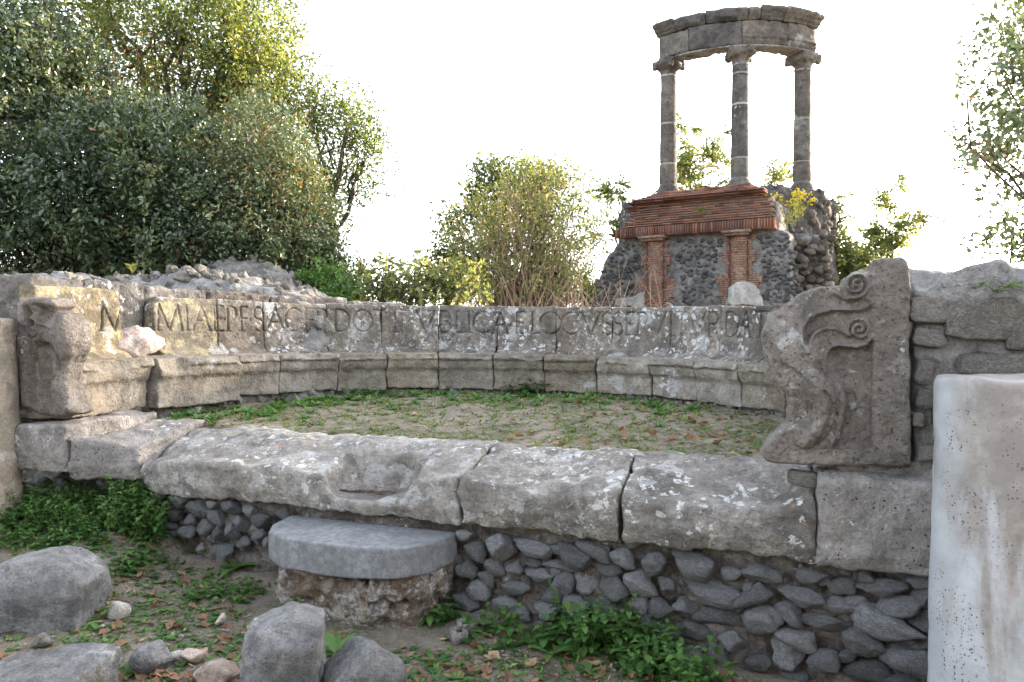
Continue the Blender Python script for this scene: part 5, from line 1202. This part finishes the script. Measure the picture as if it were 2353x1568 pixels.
nettle(250, 962, 20, 4, 8, 'yellowish weed tuft between the worn armrest and the plinth', 18, hgt=(.03, .06), inside=True, lsize=.02, mat=L_PALE)
# dandelion strip along the bench foot
rng = np.random.default_rng(77)
def scatter(name, label, cat, n, sampler, maker, mat, kind='stuff'):
    b = Build()
    for q in range(n):
        s = sampler()
        if s is None: continue
        V, F, t = maker(*s); b.add(V, F, t)
    return tag(b.obj(name, mat), label, cat, kind=kind)
def floor_pt(edge=False):
    a = rng.uniform(.1, 3.0) if edge else rng.uniform(-.8, 3.94); r_ = RR - (.02 + abs(rng.normal()) * .35 if edge else RR * (1 - rng.random() ** .5)); x, y = RC[0] + r_ * math.cos(a), RC[1] + r_ * math.sin(a)
    if sn((x, y))[1] < .5: return None
    return x, y
def tuft(x, y, L=.09, w=.012, n=7, t=(.3, .8)):
    z = float(gz(x, y)) - .003; Vs, Fs, k = [], [], 0; a0 = rng.random() * 6
    for q in range(n):
        a = a0 + q * 2.4; V, F = blade((x, y, z), (math.cos(a), math.sin(a)), L * rng.uniform(.6, 1.2), w, rng.uniform(.1, .5), 4, 0, rng, rng.uniform(.3, .9)); Vs.append(V); Fs.append(F + k); k += len(V)
    return np.concatenate(Vs), np.concatenate(Fs), rng.uniform(*t)
scatter('dandelion_strip', 'green dandelion leaves growing thick along the foot of the curved bench', 'weeds', 260, lambda: (lambda p: None if p is None or p[0] > 1.2 + .5 * rng.random() else p)(floor_pt(True)), lambda x, y: tuft(x, y, .10, .013, 8), L_WEED)
scatter('floor_grass', 'thin grass and small herbs scattered over the earth floor inside the bench', 'grass', 2600, floor_pt, lambda x, y: tuft(x, y, rng.uniform(.02, .07), .006, 5, (.1, .9)), L_PALE)
def front_pt():
    x = rng.uniform(-4.2, 2.2); y = rng.uniform(2.5, 5.6); s_, n_ = sn((x, y))
    if n_ > -.05 or (2.35 < s_ < 3.65 and n_ > -.46): return None
    return x, y
def green_pt():
    p = front_pt()
    if p is None or float(fbm(np.array(p[0]), np.array(p[1]), np.array(0.), 1.3, 2, 5)) + .35 * sstep(-.5, -3., p[0]) + .25 * (sn(p)[1] > -.5) < rng.uniform(-.3, .35): return None
    return p
scatter('ground_herbs', 'low clover like herbs and moss greening the earth before the podium', 'ground cover', 8500, green_pt, lambda x, y: tuft(x, y, rng.uniform(.015, .045), rng.uniform(.005, .012), 5, (.2, .95)), L_WEED)
scatter('front_grass', 'sparse thin grass blades on the earth before the podium', 'grass', 700, green_pt, lambda x, y: tuft(x, y, rng.uniform(.03, .09), .0022, 5, (.1, .9)), L_PALE)
ICO1 = icos(1)
def chip(x, y, a):
    V, F = ICO1; V = V * (1 + .25 * fbm(V[:, 0], V[:, 1], V[:, 2], 1.7, 2, x * 3 + y)[:, None]) * (a * 1.3, a, a * .7)
    return V + (x, y, float(gz(x, y)) + a * .3), F, 0.
scatter('gravel', 'small stone chips and gravel strewn on the earth', 'gravel', 1100, front_pt, lambda x, y: chip(x, y, .004 + .016 * rng.random() ** 3), M_ROCKB)
scatter('floor_gravel', 'small chips strewn on the earth floor inside the bench', 'gravel', 200, floor_pt, lambda x, y: chip(x, y, .004 + .01 * rng.random() ** 3), M_ROCKB)
def bit(x, y):
    a = rng.random() * 6.28; l = rng.uniform(.01, .03); c = np.array((x, y, float(gz(x, y)) + .011)); d = np.array((math.cos(a), math.sin(a), rng.normal() * .2)); e = np.array((-d[1], d[0], .2)) * l * rng.uniform(.08, .4)
    return np.array([c - d * l, c + e, c + d * l, c - e]), np.array([(0, 1, 2, 3)]), rng.random()
scatter('leaf_litter', 'crumbled dead leaf bits and twigs over the earth before the podium', 'leaf litter', 6500, front_pt, bit, L_DEAD)
scatter('floor_litter', 'crumbled dead leaf bits over the earth floor inside the bench', 'leaf litter', 3000, floor_pt, bit, L_DEAD)
# whole fallen leaves, each its own object
def dead_leaf(seed):
    r = np.random.default_rng(seed); n = 14; a = np.arange(n) * 2 * math.pi / n; R = 1 + .17 * np.cos(a * 5 + r.random()) + r.normal(size=n) * .10; R[0] = 1.35
    c1, c2 = r.uniform(.15, .5), r.uniform(-.3, .4)
    V = np.concatenate([[(0, 0, 0)]] + [np.stack([q * R * np.cos(a), q * R * np.sin(a) * r.uniform(.5, .85), c1 * (q * R * np.sin(a)) ** 2 + c2 * q * q * np.cos(a) ** 2 + r.normal(size=n) * .06 * q], 1) for q in (.5, 1.)])
    F = [(0, 1 + i, 1 + (i + 1) % n) for i in range(n)] + [(1 + i, 1 + n + i, 1 + n + (i + 1) % n) for i in range(n)] + [(1 + i, 1 + n + (i + 1) % n, 1 + (i + 1) % n) for i in range(n)]
    o = mesh('fallen_leaf', V, np.array(F), None, None, True, np.full(len(V), r.random())); o.data.materials.append(L_DEAD); me = o.data; bpy.data.objects.remove(o); return me
DL = [dead_leaf(i) for i in range(9)]
def drop(p, lab, grp, a=None):
    a = a or rng.uniform(.018, .04)
    o = inst('fallen_leaf', DL[rng.integers(9)], (p[0], p[1], float(gz(p[0], p[1])) + a * .25), (rng.normal() * .35, rng.normal() * .35, rng.random() * 6.28), (a, a, a)); tag(o, lab, 'leaf', grp)
k = 0
while k < 260:
    x_ = rng.uniform(0, 2150); y_ = 1568 - 330 * rng.random() ** 1.5 * (1 if x_ < 1000 else .35); p = gpt(x_, y_); s_, n_ = sn(p)
    if n_ > -.06 or (2.35 < s_ < 3.65 and n_ > -.46) or (x_ > 1000 and rng.random() > .45): continue
    drop(p, 'brown fallen leaf lying on the earth before the podium', 'fallen leaves before the podium'); k += 1
k = 0
while k < 130:
    p = floor_pt()
    if p is None or rng.random() > .15 + .85 * sstep(-.5, 1.4, p[0]): continue
    drop(p, 'brown fallen leaf on the earth floor inside the bench', 'fallen leaves inside the bench', rng.uniform(.02, .042)); k += 1
# ivy strand on the rubble wall at right, weeds on the monument
b = Build(); path = []
for q in range(26):
    u = q / 25; s = -.25 - .62 * u; p = fw(np.array((s, -.035 - .02 * math.sin(q), EYE + .175 + .02 * math.sin(q * 1.3)))); path.append(p)
    for g in range(2):
        a = rng.random() * 6.28; V, F = blade(p, (math.cos(a), math.sin(a)), rng.uniform(.03, .055), .018, .4, 4, 0, rng, .5); b.add(V, F, rng.uniform(.3, .9))
iv = root('ivy_strand', path[0], 'thin green ivy strand trailing along the rubble wall top at right', 'ivy'); b.obj('foliage', L_WEED, iv); s_ = Build(); tube(s_, path, .003, 4); s_.obj('stem', M_STEM, iv)
def wallweed(x, y, dep, h, label, seed, flower=True, n=9):
    rng = np.random.default_rng(seed); p = np.array(P(x, y, dep)); rt = root('wall_weed', p, label, 'weed'); st = Build(); fo = Build(); fl = Build()
    for q in range(n):
        tip = p + (rng.normal() * h * .25, rng.normal() * h * .1, h * rng.uniform(.6, 1.1)); s0 = p + rng.normal(size=3) * (.06, .03, .02); tube(st, np.array([s0, (s0 + tip) / 2 + rng.normal(size=3) * .02, tip]), (.006, .004, .003), 3)
        for g in range(26):
            o = s0 + (tip - s0) * rng.uniform(.1, .95); a = rng.random() * 6.28; V, F = blade(o, (math.cos(a), math.sin(a)), rng.uniform(.05, .09), .009, .1, 3, 0, rng, .7); fo.add(V, F, rng.uniform(.5, 1))
        if flower:
            for g in range(9): V, F = ICO[2]; fl.add(V * .016 + tip + rng.normal(size=3) * .03, F, rng.random())
    st.obj('stem', M_STEM, rt); fo.obj('foliage', L_BUSH, rt)
    if flower: fl.obj('blossom', L_FLOW, rt)
wallweed(1812, 522, 13.3, .62, 'yellow flowering weed on the right shoulder of the brick entablature', 1)
wallweed(1840, 505, 13.6, .5, 'smaller yellow flowering weed beside it nearest the right column', 2)
wallweed(1612, 492, 13.55, .12, 'small dark weed rooted in the middle of the brick frieze', 3, False, 5)
wallweed(303, 628, 7.6, .07, 'tiny grey weed on top of the ruined wall at left', 4, False, 2)
wallweed(1965, 700, 4.9, .06, 'small weed on the backrest top near the right armrest', 5, False, 3) if False else None

# dry litter caught in the worn hollow of the long plinth slab
b = Build(); rng = np.random.default_rng(5)
for q in range(260):
    s_ = sc[0] + rng.normal() * .12; n_ = .13 + rng.normal() * .07
    c = fw(np.array((s_, n_, EYE - 1.05 + .06 * abs(s_ - sc[0]) + .06 * n_ + rng.random() * .012))); a = rng.random() * 6.28; l = rng.uniform(.006, .02); d = np.array((math.cos(a), math.sin(a), 0)); e = np.array((-d[1], d[0], .1)) * l * rng.uniform(.1, .5)
    b.add(np.array([c - d * l, c + e, c + d * l, c - e]), np.array([(0, 1, 2, 3)]), rng.random() * .5)
tag(b.obj('hollow_litter', L_DEAD), 'dry brown litter caught in the worn hollow of the long plinth slab', 'leaf litter', kind='stuff')
